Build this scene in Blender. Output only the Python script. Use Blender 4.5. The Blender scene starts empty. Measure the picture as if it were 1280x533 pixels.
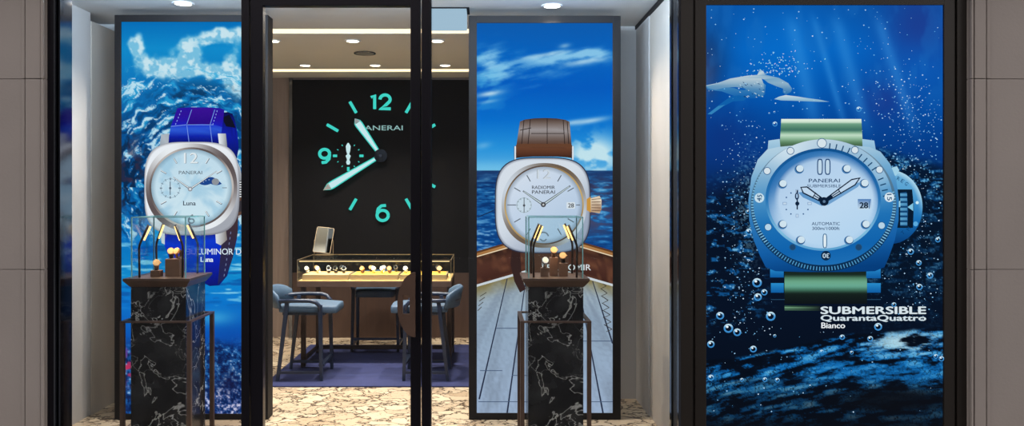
import bpy, bmesh, math, random
import numpy as np
from mathutils import Vector, Matrix
from mathutils.geometry import tessellate_polygon
random.seed(7)
PI = math.pi
C = bpy.context.scene.collection
CX, CY, F, EYE = 605.0, 245.0, 1000.0, 1.7     # measured vanishing point, focal length in px, eye height
def WX(px, s): return (px-CX)/s
def WZ(py, s): return EYE-(py-CY)/s
def D(s): return F/s

# ------------------------------------------------------------------ camera
cam = bpy.data.cameras.new('camera'); co = bpy.data.objects.new('camera', cam); C.objects.link(co)
co.location = (0, 0, EYE); co.rotation_euler = (PI/2, 0, 0)
cam.sensor_width = 36; cam.lens = F/1280*36
cam.shift_x = (640-CX)/1280; cam.shift_y = (CY-266.5)/1280
cam.clip_start = .05
bpy.context.scene.camera = co
vs = bpy.context.scene.view_settings
vs.view_transform = 'Standard'; vs.look = 'None'; vs.gamma = 1; vs.exposure = 0
vs.use_curve_mapping = False

# ------------------------------------------------------------------ colour and materials
def lin(c):
    c = np.asarray(c, float)/255.0
    return np.where(c <= .04045, c/12.92, ((np.maximum(c, 0)+.055)/1.055)**2.4)
def l4(c): v = lin(c); return (float(v[0]), float(v[1]), float(v[2]), 1)
def newmat(name):
    m = bpy.data.materials.new(name); m.use_nodes = True
    nt = m.node_tree; nt.nodes.clear()
    return m, nt, nt.nodes, nt.links
def mat(name, col, rough=.5, metal=0, bump=0, bscale=40, var=.08, vscale=3, spec=.5, stretch=(1,1,1), col2=None, coat=0):
    m, nt, N, L = newmat(name)
    out = N.new('ShaderNodeOutputMaterial'); b = N.new('ShaderNodeBsdfPrincipled')
    L.new(b.outputs[0], out.inputs[0])
    b.inputs['Roughness'].default_value = rough; b.inputs['Metallic'].default_value = metal
    b.inputs['Specular IOR Level'].default_value = spec; b.inputs['Coat Weight'].default_value = coat
    tc = N.new('ShaderNodeTexCoord'); mp = N.new('ShaderNodeMapping'); mp.inputs['Scale'].default_value = stretch
    L.new(tc.outputs['Object'], mp.inputs[0])
    n = N.new('ShaderNodeTexNoise'); n.inputs['Scale'].default_value = vscale; n.inputs['Detail'].default_value = 6
    L.new(mp.outputs[0], n.inputs['Vector'])
    r = N.new('ShaderNodeValToRGB'); r.color_ramp.elements[0].position = .3; r.color_ramp.elements[1].position = .7
    a = l4(col); c2 = l4(col2) if col2 is not None else tuple(min(1, x*(1+var)) for x in a[:3])+(1,)
    c1 = a if col2 is not None else tuple(x*(1-var) for x in a[:3])+(1,)
    r.color_ramp.elements[0].color = c1; r.color_ramp.elements[1].color = c2
    L.new(n.outputs['Fac'], r.inputs[0]); L.new(r.outputs[0], b.inputs['Base Color'])
    if bump:
        n2 = N.new('ShaderNodeTexNoise'); n2.inputs['Scale'].default_value = bscale; n2.inputs['Detail'].default_value = 4
        L.new(mp.outputs[0], n2.inputs['Vector'])
        bp = N.new('ShaderNodeBump'); bp.inputs['Strength'].default_value = bump; bp.inputs['Distance'].default_value = .01
        L.new(n2.outputs['Fac'], bp.inputs['Height']); L.new(bp.outputs[0], b.inputs['Normal'])
    return m
def emis(name, col, strength):
    m, nt, N, L = newmat(name)
    out = N.new('ShaderNodeOutputMaterial'); e = N.new('ShaderNodeEmission')
    e.inputs[0].default_value = l4(col); e.inputs[1].default_value = strength
    L.new(e.outputs[0], out.inputs[0]); return m
def printmat(name, strength=1.0):
    m, nt, N, L = newmat(name)
    out = N.new('ShaderNodeOutputMaterial'); e = N.new('ShaderNodeEmission'); a = N.new('ShaderNodeAttribute')
    a.attribute_name = 'ink'; L.new(a.outputs['Color'], e.inputs[0]); e.inputs[1].default_value = strength
    L.new(e.outputs[0], out.inputs[0]); return m
def glassmat(name, tint=(255,255,255), refl=.05, edge=.35):
    m, nt, N, L = newmat(name)
    out = N.new('ShaderNodeOutputMaterial'); mx = N.new('ShaderNodeMixShader')
    t = N.new('ShaderNodeBsdfTransparent'); g = N.new('ShaderNodeBsdfGlossy'); g.inputs['Roughness'].default_value = .01
    t.inputs[0].default_value = l4(tint)
    lw = N.new('ShaderNodeLayerWeight'); lw.inputs[0].default_value = .35
    mr = N.new('ShaderNodeMapRange'); mr.inputs['To Min'].default_value = refl; mr.inputs['To Max'].default_value = edge
    L.new(lw.outputs['Fresnel'], mr.inputs[0]); L.new(mr.outputs[0], mx.inputs[0])
    L.new(t.outputs[0], mx.inputs[1]); L.new(g.outputs[0], mx.inputs[2]); L.new(mx.outputs[0], out.inputs[0])
    return m

M = {}
M['plaster'] = mat('plaster', (176,172,168), .85, var=.10, vscale=2.2, bump=.12, bscale=30, stretch=(1,1,.45))
M['plaster_b'] = mat('plaster_warm_lit', (178,168,156), .85, var=.09, vscale=2.5, bump=.1, bscale=30, stretch=(1,1,.45))  # same plaster, with the warmth of the downlights tinted into its colour
M['ceiling'] = mat('ceiling_paint', (200,200,198), .9, var=.02)
M['stone'] = mat('stone', (134,126,122), .8, var=.05, vscale=1.5, bump=.1, bscale=60)
M['black'] = mat('black_metal', (24,22,30), .35, .6, var=.05)
M['blacksoft'] = mat('black_frame', (24,21,21), .6, .0, var=.08, spec=.2)
M['brownframe'] = mat('brown_black_frame', (25,19,15), .5, .2, var=.08)
M['steel'] = mat('polished_steel', (120,124,134), .12, 1, var=.03)
M['bronze'] = mat('bronze', (88,68,58), .42, .4, var=.12, vscale=12)
M['bronze_dk'] = mat('dark_bronze', (58,46,42), .4, .6, var=.1, vscale=10)
M['wood'] = mat('wood_wall', (126,108,96), .55, var=.12, vscale=6, stretch=(6,6,.35))
M['wood_dk'] = mat('dark_wood', (66,46,36), .5, var=.15, vscale=6, stretch=(6,6,.35))
M['panel'] = mat('charcoal_panel', (20,19,21), .75, var=.04, spec=.15)
M['navy_seat'] = mat('blue_grey_leather', (54,76,98), .6, var=.1, vscale=14, bump=.2, bscale=120)
M['navy_wood'] = mat('navy_lacquer', (22,34,56), .4, var=.08)
M['rug'] = mat('navy_rug', (38,44,86), .95, var=.16, vscale=9, bump=.5, bscale=160)
M['leather_brown'] = mat('brown_leather', (96,66,50), .6, var=.12, vscale=20)
M['gold'] = mat('rose_gold', (226,168,112), .28, 1, var=.05)
M['silver'] = mat('silver', (210,210,212), .25, 1, var=.04)
M['strapblk'] = mat('dark_strap', (40,34,32), .6, var=.1)
M['dial'] = mat('dial_white', (222,218,208), .35, var=.03)
M['dial_tan'] = mat('dial_champagne', (190,150,104), .35, var=.05)
M['tray'] = mat('tray_side', (150,128,96), .6, var=.06)
M['pad'] = mat('yellow_pad', (216,160,52), .85, var=.08, vscale=20)
M['pad2'] = mat('tan_pad', (206,164,104), .85, var=.08, vscale=20)
M['mirror'] = mat('mirror', (225,225,218), .03, 1, var=.0)
M['brass'] = mat('brass', (150,130,104), .35, .8, var=.06)
M['grille'] = mat('speaker_grille', (120,122,124), .7, var=.1, vscale=80)
M['pave'] = mat('paving', (44,42,41), .8, var=.1)
M['glass'] = glassmat('window_glass', (252,254,255), .010, .2)
M['vglass'] = glassmat('case_glass', (250,254,254), .008, .16)
M['vedge'] = mat('glass_edge', (120,176,178), .2, 0, var=.05, coat=.5)
M['lamp'] = emis('lamp_lens', (255,236,206), 9)
M['cove'] = emis('cove_light', (255,226,180), 2.0)
M['led'] = emis('led', (255,214,150), 1.6)
M['tube'] = emis('lamp_tube', (255,196,120), 2.6)
M['bluebox'] = emis('pale_box_glow', (176,206,226), .85)
M['teal'] = emis('luminous_teal', (66,214,198), 1.0)
M['white_lume'] = emis('luminous_white', (206,236,238), 1.0)
M['pale_lume'] = emis('luminous_pale', (150,190,186), .9)
M['print'] = printmat('backlit_print')

def floor_marble():
    m, nt, N, L = newmat('cream_marble')
    out = N.new('ShaderNodeOutputMaterial'); b = N.new('ShaderNodeBsdfPrincipled'); L.new(b.outputs[0], out.inputs[0])
    b.inputs['Roughness'].default_value = .22
    tc = N.new('ShaderNodeTexCoord'); mp = N.new('ShaderNodeMapping'); mp.inputs['Scale'].default_value = (1,1.15,1)
    mp.inputs['Rotation'].default_value = (0,0,.35)
    L.new(tc.outputs['Object'], mp.inputs[0])
    n = N.new('ShaderNodeTexNoise'); n.inputs['Scale'].default_value = 4.5; n.inputs['Detail'].default_value = 7
    L.new(mp.outputs[0], n.inputs['Vector'])
    ad = N.new('ShaderNodeMixRGB'); ad.blend_type = 'LINEAR_LIGHT'; ad.inputs[0].default_value = .30
    L.new(mp.outputs[0], ad.inputs[1]); L.new(n.outputs['Color'], ad.inputs[2])
    v = N.new('ShaderNodeTexVoronoi'); v.feature = 'DISTANCE_TO_EDGE'; v.inputs['Scale'].default_value = 4.6
    L.new(ad.outputs[0], v.inputs['Vector'])
    v2 = N.new('ShaderNodeTexVoronoi'); v2.feature = 'DISTANCE_TO_EDGE'; v2.inputs['Scale'].default_value = 13
    L.new(ad.outputs[0], v2.inputs['Vector'])
    vc = N.new('ShaderNodeTexVoronoi'); vc.feature = 'F1'; vc.inputs['Scale'].default_value = 4.6
    L.new(ad.outputs[0], vc.inputs['Vector'])
    r1 = N.new('ShaderNodeValToRGB'); e = r1.color_ramp.elements; e[0].position = .008; e[0].color = (0,0,0,1); e[1].position = .07; e[1].color = (1,1,1,1)
    L.new(v.outputs[0], r1.inputs[0])
    r2 = N.new('ShaderNodeValToRGB'); e = r2.color_ramp.elements; e[0].position = .0; e[0].color = (.25,.25,.25,1); e[1].position = .06; e[1].color = (1,1,1,1)
    L.new(v2.outputs[0], r2.inputs[0])
    n2 = N.new('ShaderNodeTexNoise'); n2.inputs['Scale'].default_value = 2.6; n2.inputs['Detail'].default_value = 8; n2.inputs['Roughness'].default_value = .7
    L.new(mp.outputs[0], n2.inputs['Vector'])
    r3 = N.new('ShaderNodeValToRGB'); e = r3.color_ramp.elements; e[0].position = .46; e[0].color = (0,0,0,1); e[1].position = .52; e[1].color = (1,1,1,1)
    L.new(n2.outputs['Fac'], r3.inputs[0])
    mx = N.new('ShaderNodeMixRGB'); mx.inputs[1].default_value = (1,1,1,1)
    L.new(r3.outputs[0], mx.inputs[0]); L.new(r2.outputs[0], mx.inputs[1]); mx.inputs[2].default_value = (1,1,1,1)
    ml = N.new('ShaderNodeMixRGB'); ml.blend_type = 'MULTIPLY'; ml.inputs[0].default_value = 1
    L.new(r1.outputs[0], ml.inputs[1]); L.new(mx.outputs[0], ml.inputs[2])
    base = N.new('ShaderNodeValToRGB'); e = base.color_ramp.elements; e[0].position = 0; e[0].color = l4((214,196,168)); e[1].position = 1; e[1].color = l4((176,152,124))
    L.new(vc.outputs['Color'], base.inputs[0])
    n4 = N.new('ShaderNodeTexNoise'); n4.inputs['Scale'].default_value = 3.6; n4.inputs['Detail'].default_value = 9; n4.inputs['Distortion'].default_value = 1.2; n4.inputs['Roughness'].default_value = .68
    L.new(mp.outputs[0], n4.inputs['Vector'])
    r4 = N.new('ShaderNodeValToRGB'); e = r4.color_ramp.elements; e[0].position = .33; e[0].color = (.12,.12,.12,1); e[1].position = .40; e[1].color = (1,1,1,1)
    L.new(n4.outputs['Fac'], r4.inputs[0])
    m5 = N.new('ShaderNodeMixRGB'); m5.blend_type = 'MULTIPLY'; m5.inputs[0].default_value = 1; L.new(ml.outputs[0], m5.inputs[1]); L.new(r4.outputs[0], m5.inputs[2]); ml = m5
    fin = N.new('ShaderNodeMixRGB'); fin.inputs[1].default_value = l4((74,58,46))
    L.new(ml.outputs[0], fin.inputs[0]); L.new(base.outputs[0], fin.inputs[2]); L.new(fin.outputs[0], b.inputs['Base Color'])
    return m
def black_marble():
    m, nt, N, L = newmat('black_marble')
    out = N.new('ShaderNodeOutputMaterial'); b = N.new('ShaderNodeBsdfPrincipled'); L.new(b.outputs[0], out.inputs[0])
    b.inputs['Roughness'].default_value = .18
    tc = N.new('ShaderNodeTexCoord')
    def vein(scale, width, dist, off):
        mp = N.new('ShaderNodeMapping'); mp.inputs['Location'].default_value = off; mp.inputs['Rotation'].default_value = (.3,.7,.2)
        L.new(tc.outputs['Object'], mp.inputs[0])
        n = N.new('ShaderNodeTexNoise'); n.inputs['Scale'].default_value = scale; n.inputs['Detail'].default_value = 5; n.inputs['Distortion'].default_value = dist
        n.inputs['Roughness'].default_value = .55
        L.new(mp.outputs[0], n.inputs['Vector'])
        s = N.new('ShaderNodeMath'); s.operation = 'SUBTRACT'; s.inputs[1].default_value = .5; L.new(n.outputs['Fac'], s.inputs[0])
        a = N.new('ShaderNodeMath'); a.operation = 'ABSOLUTE'; L.new(s.outputs[0], a.inputs[0])
        mr = N.new('ShaderNodeMapRange'); mr.inputs['From Min'].default_value = 0; mr.inputs['From Max'].default_value = width
        mr.inputs['To Min'].default_value = 1; mr.inputs['To Max'].default_value = 0; L.new(a.outputs[0], mr.inputs[0])
        return mr.outputs[0]
    v1 = vein(2.2, .006, .7, (1,2,3)); v2 = vein(6.0, .010, 1.0, (5,1,2))
    nm = N.new('ShaderNodeTexNoise'); nm.inputs['Scale'].default_value = 3.5; L.new(tc.outputs['Object'], nm.inputs['Vector'])
    rr = N.new('ShaderNodeValToRGB'); rr.color_ramp.elements[0].position = .46; rr.color_ramp.elements[1].position = .60
    L.new(nm.outputs['Fac'], rr.inputs[0])
    mu = N.new('ShaderNodeMath'); mu.operation = 'MULTIPLY'; L.new(v2, mu.inputs[0]); L.new(rr.outputs[0], mu.inputs[1])
    mxx = N.new('ShaderNodeMath'); mxx.operation = 'MAXIMUM'; L.new(v1, mxx.inputs[0]); L.new(mu.outputs[0], mxx.inputs[1])
    sc = N.new('ShaderNodeMath'); sc.operation = 'MULTIPLY'; sc.inputs[1].default_value = .75; L.new(mxx.outputs[0], sc.inputs[0])
    n3 = N.new('ShaderNodeTexNoise'); n3.inputs['Scale'].default_value = 5; n3.inputs['Detail'].default_value = 6; L.new(tc.outputs['Object'], n3.inputs['Vector'])
    bs = N.new('ShaderNodeValToRGB'); bs.color_ramp.elements[0].position = .4; bs.color_ramp.elements[0].color = l4((14,14,18)); bs.color_ramp.elements[1].position = .75; bs.color_ramp.elements[1].color = l4((48,48,50))
    L.new(n3.outputs['Fac'], bs.inputs[0])
    fin = N.new('ShaderNodeMixRGB'); fin.inputs[2].default_value = l4((190,190,186))
    L.new(sc.outputs[0], fin.inputs[0]); L.new(bs.outputs[0], fin.inputs[1]); L.new(fin.outputs[0], b.inputs['Base Color'])
    return m
M['floor'] = floor_marble(); M['bmarble'] = black_marble()

# ------------------------------------------------------------------ object helpers
def obj(name, bm, m, parent=None, smooth=False, loc=None):
    me = bpy.data.meshes.new(name); bmesh.ops.recalc_face_normals(bm, faces=bm.faces); bm.to_mesh(me); bm.free()
    if smooth:
        for p in me.polygons: p.use_smooth = True
    me.materials.append(M[m] if isinstance(m, str) else m)
    o = bpy.data.objects.new(name, me); C.objects.link(o)
    if parent is not None: o.parent = parent
    if loc is not None: o.location = loc
    return o
def thing(name, label, cat, loc=(0,0,0), rz=0, group=None):
    o = bpy.data.objects.new(name, None); C.objects.link(o); o.location = loc; o.rotation_euler = (0,0,rz)
    o.empty_display_size = .05
    o['label'] = label; o['category'] = cat
    if group: o['group'] = group
    return o
def tag(o, label, cat, group=None):
    o['label'] = label; o['category'] = cat
    if group: o['group'] = group
    return o
def struct(name, bm, m, label=None, smooth=False):
    o = obj(name, bm, m, smooth=smooth); o['kind'] = 'structure'
    if label: o['label'] = label
    return o
def box(bm, x0, x1, y0, y1, z0, z1, bev=0):
    r = bmesh.ops.create_cube(bm, size=1)
    bmesh.ops.scale(bm, vec=(x1-x0, y1-y0, z1-z0), verts=r['verts'])
    bmesh.ops.translate(bm, vec=((x0+x1)/2, (y0+y1)/2, (z0+z1)/2), verts=r['verts'])
    if bev:
        es = list({e for v in r['verts'] for e in v.link_edges})
        bmesh.ops.bevel(bm, geom=es, offset=bev, segments=2, profile=.7, affect='EDGES')
    return bm
def B(*a, **k): return box(bmesh.new(), *a, **k)
def cyl(bm, p0, p1, r0, r1=None, n=16):
    r1 = r0 if r1 is None else r1
    p0 = Vector(p0); p1 = Vector(p1); d = p1-p0
    r = bmesh.ops.create_cone(bm, cap_ends=True, segments=n, radius1=r0, radius2=r1, depth=d.length)
    mt = Matrix.Translation((p0+p1)/2) @ d.to_track_quat('Z', 'Y').to_matrix().to_4x4()
    bmesh.ops.transform(bm, matrix=mt, verts=r['verts']); return bm
def bar(bm, p0, p1, w0, w1=None, up=(0,1,0), h0=None, h1=None):   # tapered rectangular bar
    w1 = w0 if w1 is None else w1; h0 = w0 if h0 is None else h0; h1 = w1 if h1 is None else h1
    p0 = Vector(p0); p1 = Vector(p1); d = (p1-p0).normalized(); u = Vector(up); a = d.cross(u)
    if a.length < .01: a = d.cross(Vector((1,0,0)))
    a.normalize(); b = a.cross(d).normalized()
    vs = []
    for p, w, h in ((p0,w0,h0),(p1,w1,h1)):
        for i, j in ((-1,-1),(1,-1),(1,1),(-1,1)): vs.append(bm.verts.new(p+a*(w/2*i)+b*(h/2*j)))
    for f in ((0,1,2,3),(7,6,5,4),(0,4,5,1),(1,5,6,2),(2,6,7,3),(3,7,4,0)): bm.faces.new([vs[k] for k in f])
    return bm
def tube(bm, pts, r, n=10, flat=1.0):
    pts = [Vector(p) for p in pts]; rings = []; prev = None
    for i, p in enumerate(pts):
        t = (pts[min(i+1,len(pts)-1)]-pts[max(i-1,0)]).normalized()
        if prev is None:
            a = t.cross(Vector((0,0,1)));
            if a.length < .05: a = t.cross(Vector((0,1,0)))
        else: a = prev-t*prev.dot(t)
        a.normalize(); prev = a; b = t.cross(a)
        rr = r[i] if isinstance(r, (list,tuple)) else r
        rings.append([bm.verts.new(p+a*math.cos(q)*rr+b*math.sin(q)*rr*flat) for q in [2*PI*k/n for k in range(n)]])
    for i in range(len(rings)-1):
        for k in range(n): bm.faces.new((rings[i][k], rings[i][(k+1)%n], rings[i+1][(k+1)%n], rings[i+1][k]))
    bm.faces.new(rings[0][::-1]); bm.faces.new(rings[-1]); return bm
def prism(bm, pts, y0, y1):      # polygon in XZ, extruded along Y
    a = [bm.verts.new((x,y0,z)) for x, z in pts]; b = [bm.verts.new((x,y1,z)) for x, z in pts]
    n = len(pts)
    for tri in tessellate_polygon([[Vector((x,z,0)) for x, z in pts]]):
        bm.faces.new([a[i] for i in tri]); bm.faces.new([b[i] for i in tri][::-1])
    for i in range(n): bm.faces.new((a[i], a[(i+1)%n], b[(i+1)%n], b[i]))
    return bm
def frustum(bm, cx, cy, z0, hw0, z1, hw1):
    v = [bm.verts.new((cx+i*h, cy+j*h, z)) for z, h in ((z0,hw0),(z1,hw1)) for i, j in ((-1,-1),(1,-1),(1,1),(-1,1))]
    for f in ((3,2,1,0),(4,5,6,7),(0,1,5,4),(1,2,6,5),(2,3,7,6),(3,0,4,7)): bm.faces.new([v[k] for k in f])
    return bm
def copy_tree(o, parent=None):
    c = o.copy(); C.objects.link(c)
    if parent is not None: c.parent = parent
    for ch in list(o.children): copy_tree(ch, c)
    return c

_tc = {}
def text_geo(s, bold=0.0):
    k = (s, bold)
    if k in _tc: return _tc[k]
    cu = bpy.data.curves.new('t', 'FONT'); cu.body = s; cu.size = 1; cu.offset = bold; cu.resolution_u = 4
    o = bpy.data.objects.new('t', cu); C.objects.link(o); bpy.context.view_layer.update()
    me = bpy.data.meshes.new_from_object(o)
    V = [(v.co.x, v.co.y) for v in me.vertices]; Fs = [tuple(p.vertices) for p in me.polygons]
    bpy.data.objects.remove(o); bpy.data.curves.remove(cu); bpy.data.meshes.remove(me)
    x0 = min(v[0] for v in V); x1 = max(v[0] for v in V); y0 = min(v[1] for v in V); y1 = max(v[1] for v in V)
    V = [((v[0]-x0)/(x1-x0), (v[1]-y0)/(y1-y0)) for v in V]
    _tc[k] = (V, Fs); return _tc[k]

# ------------------------------------------------------------------ value noise for the printed pictures
def vnoise(x, y, seed=0):
    xi = np.floor(x).astype(np.int64); yi = np.floor(y).astype(np.int64); fx = x-xi; fy = y-yi
    def h(a, b):
        n = (a*374761393 + b*668265263 + seed*1442695041) & 0xffffffff
        n = ((n ^ (n >> 13))*1274126177) & 0xffffffff
        return ((n ^ (n >> 16)) & 0xffff)/65535.0
    u = fx*fx*(3-2*fx); v = fy*fy*(3-2*fy)
    return (h(xi,yi)*(1-u)+h(xi+1,yi)*u)*(1-v)+(h(xi,yi+1)*(1-u)+h(xi+1,yi+1)*u)*v
def fbm(x, y, o=4, seed=0, g=.5):
    t = 0; a = 1; n = 0
    for i in range(o): t = t+a*vnoise(x*2**i+17*i, y*2**i-9*i, seed+i); n += a; a *= g
    return t/n
def sst(a, b, x):
    t = np.clip((x-a)/(b-a), 0, 1); return t*t*(3-2*t)
def mixc(c, d, t):
    d = np.asarray(d, float)
    if d.ndim == 1: d = d[None, :]
    t = np.broadcast_to(np.asarray(t, float), (len(c),)); return c*(1-t[:,None])+d*t[:,None]
def ramp(t, stops):
    xs = [s[0] for s in stops]; return np.stack([np.interp(t, xs, [s[1][k] for s in stops]) for k in range(3)], 1)
def blob(x, y, cx, cy, rx, ry): return np.exp(-(((x-cx)/rx)**2+((y-cy)/ry)**2))

class Sheet:
    """flat printed artwork; pixel-measured outlines laid on one plane at scale s, each ink layer a hair in front of the last"""
    def __init__(self, s, Y): self.s = s; self.Y = Y; self.V = []; self.Fc = []; self.Cl = []; self.n = 0; self.lay = 1
    def add(self, P, faces, col, up=True):
        P = np.asarray(P, float); y = self.Y-self.lay*.00025
        X = (P[:,0]-CX)/self.s; Z = EYE-(P[:,1]-CY)/self.s
        self.V.append(np.stack([X, np.full(len(P), y), Z], 1))
        self.Fc += [tuple(i+self.n for i in f) for f in faces]
        c = col(P[:,0], P[:,1]) if callable(col) else np.tile(np.asarray(col, float), (len(P),1))
        self.Cl.append(lin(np.clip(c, 0, 255))); self.n += len(P)
        if up: self.lay += 1
    def grid(self, x0, y0, x1, y1, st, col):
        nx = int(round((x1-x0)/st)); ny = int(round((y1-y0)/st))
        gx, gy = np.meshgrid(np.linspace(x0,x1,nx+1), np.linspace(y0,y1,ny+1))
        idx = np.arange((nx+1)*(ny+1)).reshape(ny+1, nx+1)
        f = np.stack([idx[:-1,:-1], idx[1:,:-1], idx[1:,1:], idx[:-1,1:]], -1).reshape(-1,4)
        self.add(np.stack([gx.ravel(), gy.ravel()],1), f.tolist(), col)
    def ring(self, cx, cy, r0, r1, col, n=64, k=1, e0=2, e1=None, a0=0, a1=2*PI):
        """superelliptic ring between half-axes r0 and r1; exponents e0, e1"""
        e1 = e0 if e1 is None else e1; P = []; full = abs(a1-a0-2*PI) < 1e-6; m = n if full else n+1
        for j in range(k+1):
            t = j/k
            for i in range(m):
                a = a0+(a1-a0)*i/n; c, s = math.cos(a), math.sin(a)
                q0 = (abs(c)**e0+abs(s)**e0)**(-1/e0); q1 = (abs(c)**e1+abs(s)**e1)**(-1/e1)
                P.append((cx+c*(r0[0]*q0*(1-t)+r1[0]*q1*t), cy+s*(r0[1]*q0*(1-t)+r1[1]*q1*t)))
        f = []
        for j in range(k):
            for i in range(n):
                i2 = (i+1) % m; f.append((j*m+i, j*m+i2, (j+1)*m+i2, (j+1)*m+i))
        self.add(P, f, col)
    def disc(self, cx, cy, rx, ry, col, n=32, k=1, e=2): self.ring(cx, cy, (rx*.001, ry*.001), (rx, ry), col, n, k, e)
    def poly(self, pts, col, up=True):
        tri = tessellate_polygon([[Vector((p[0],p[1],0)) for p in pts]]); self.add(pts, [tuple(t) for t in tri], col, up)
    def band(self, top, bot, col, k=1):     # strip between two polylines of equal count
        P = []; m = len(top)
        for j in range(k+1):
            t = j/k; P += [(a[0]*(1-t)+b[0]*t, a[1]*(1-t)+b[1]*t) for a, b in zip(top, bot)]
        self.add(P, [(j*m+i, j*m+i+1, (j+1)*m+i+1, (j+1)*m+i) for j in range(k) for i in range(m-1)], col)
    def fan(self, pts, c, col, k=6):
        P = []; m = len(pts)
        for j in range(k+1):
            t = .3+.7*j/k; P += [(c[0]*(1-t)+p[0]*t, c[1]*(1-t)+p[1]*t) for p in pts]
        self.add(P, [(j*m+i, j*m+(i+1)%m, (j+1)*m+(i+1)%m, (j+1)*m+i) for j in range(k) for i in range(m)], col)
    def line(self, p, q, w, col, w2=None, up=True):
        w2 = w if w2 is None else w2
        dx, dy = q[0]-p[0], q[1]-p[1]; l = math.hypot(dx,dy) or 1; nx, ny = -dy/l, dx/l
        self.add([(p[0]+nx*w/2,p[1]+ny*w/2),(p[0]-nx*w/2,p[1]-ny*w/2),(q[0]-nx*w2/2,q[1]-ny*w2/2),(q[0]+nx*w2/2,q[1]+ny*w2/2)], [(0,1,2,3)], col, up)
    def text(self, s, x0, x1, yb, yt, col, bold=0, rot=0):   # fits the string between x0..x1, baseline yb, top yt
        V, Fs = text_geo(s); w = max(bold, 0)*abs(yt-yb)*3.2
        offs = [(0,0)] if w == 0 else [(-w,0),(w,0),(0,-w*.5),(0,w*.5)]
        for ox, oy in offs:
            P = [(x0+ox+u*(x1-x0), yb+oy+v*(yt-yb)) for u, v in V]
            if rot:
                cx, cy = (x0+x1)/2, (yb+yt)/2; c, sn = math.cos(rot), math.sin(rot)
                P = [(cx+(a-cx)*c-(b-cy)*sn, cy+(a-cx)*sn+(b-cy)*c) for a, b in P]
            self.add(P, Fs, col)
    def build(self, name, parent):
        V = np.concatenate(self.V); Cc = np.concatenate(self.Cl)
        me = bpy.data.meshes.new(name); me.from_pydata(V.tolist(), [], self.Fc)
        at = me.color_attributes.new('ink', 'FLOAT_COLOR', 'POINT')
        at.data.foreach_set('color', np.concatenate([Cc, np.ones((len(Cc),1))],1).astype(np.float32).ravel())
        me.materials.append(M['print'])
        o = bpy.data.objects.new(name, me); C.objects.link(o); o.parent = parent; return o
def vgrad(*stops): return lambda x, y: ramp(y, stops)
def hgrad(*stops): return lambda x, y: ramp(x, stops)
def angmetal(cx, cy, light, dark, k=2, ph=0.0):
    def f(x, y):
        a = np.arctan2(y-cy, x-cx); t = .5+.5*np.cos(k*a+ph)
        return mixc(np.tile(np.asarray(light,float),(len(x),1)), dark, t)
    return f

def lightbox_frame(s, o, i, depth, parent, m, lip=.012, groove=None):
    """o / i = outer and inner pixel rectangles (x0,y0,x1,y1)"""
    Y = D(s); x0,x1 = WX(o[0],s), WX(o[2],s); z1,z0 = WZ(o[1],s), max(0,WZ(o[3],s))
    a0,a1 = WX(i[0],s), WX(i[2],s); b1,b0 = WZ(i[1],s), WZ(i[3],s)
    bm = bmesh.new()
    box(bm,x0,a0,Y,Y+depth,z0,z1,.004); box(bm,a1,x1,Y,Y+depth,z0,z1,.004)
    box(bm,a0,a1,Y,Y+depth,b1,z1); box(bm,a0,a1,Y,Y+depth,z0,b0)
    box(bm,a0,a1,Y+lip+.006,Y+depth,b0,b1)
    if groove:
        for gx0, gx1 in groove: box(bm, WX(gx0,s), WX(gx1,s), Y-.012, Y+.01, z0, z1, .003)
    obj('frame', bm, m, parent)
    return Y+lip

# =================================================================== SETTING
Y_GL = D(205); ZC = 3.12
Y_BK = 9.62
# floor
bm = B(-4.2, 3.6, 4.6, Y_BK+.3, -.1, 0); struct('floor', bm, 'floor')
struct('ground', B(-14, 14, -12, 4.6, -.1, -.002), 'pave')
struct('wall_unseen', B(-14, 14, -12.3, -12, 0, 9), 'pave')  # unseen wall, added so the shop glass mirrors an even dark tone
# ceiling with two light troughs
bm = bmesh.new()
YC1, YC1b, YC2, YC2b = 6.80, 7.0, 8.96, 9.17
box(bm,-4.2,3.6,4.7,YC1,ZC,ZC+.3); box(bm,-4.2,3.6,YC1b,YC2,ZC,ZC+.3); box(bm,-4.2,3.6,YC2b,Y_BK+.3,ZC,ZC+.3)
box(bm,-4.2,3.6,YC1,YC1b,ZC+.14,ZC+.3); box(bm,-4.2,3.6,YC2,YC2b,ZC+.14,ZC+.3)
struct('ceiling', bm, 'ceiling')
for k, (ya, cx_) in enumerate(((YC1b, 0), (YC2b, 0))):
    o = obj('cove_light', B(-3.4, .98 if k else 1.9, ya-.012, ya-.001, ZC+.006, ZC+.12), 'cove')
    tag(o, ['warm linear cove light across ceiling nearer the shopfront, the upper bright line', 'warm linear cove light along ceiling just above the dark clock wall'][k], 'light')
# interior walls
struct('wall_back', B(-4.0, 3.0, Y_BK, Y_BK+.2, 0, ZC+.0), 'wood')
xl = WX(365.5,104.5)
bm = bmesh.new(); box(bm, xl, 2.6, Y_BK-.05, Y_BK-.001, .78, ZC-.03); struct('trim_1', bm, 'panel', 'charcoal wall panel')
struct('trim_2', B(xl, 2.6, Y_BK-.05, Y_BK-.001, .0, .778), 'wood_dk', 'dark brown lower wall panel')
struct('trim_3', B(xl-.04, xl-.002, Y_BK-.055, Y_BK-.001, 0, ZC-.01), 'steel', 'grey metal strip')
struct('wall_left', B(-4.2, -4.0, 6.7, Y_BK+.2, 0, ZC), 'wood')
struct('wall_right', B(3.0, 3.2, 6.8, Y_BK+.2, 0, ZC), 'wood')
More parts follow.
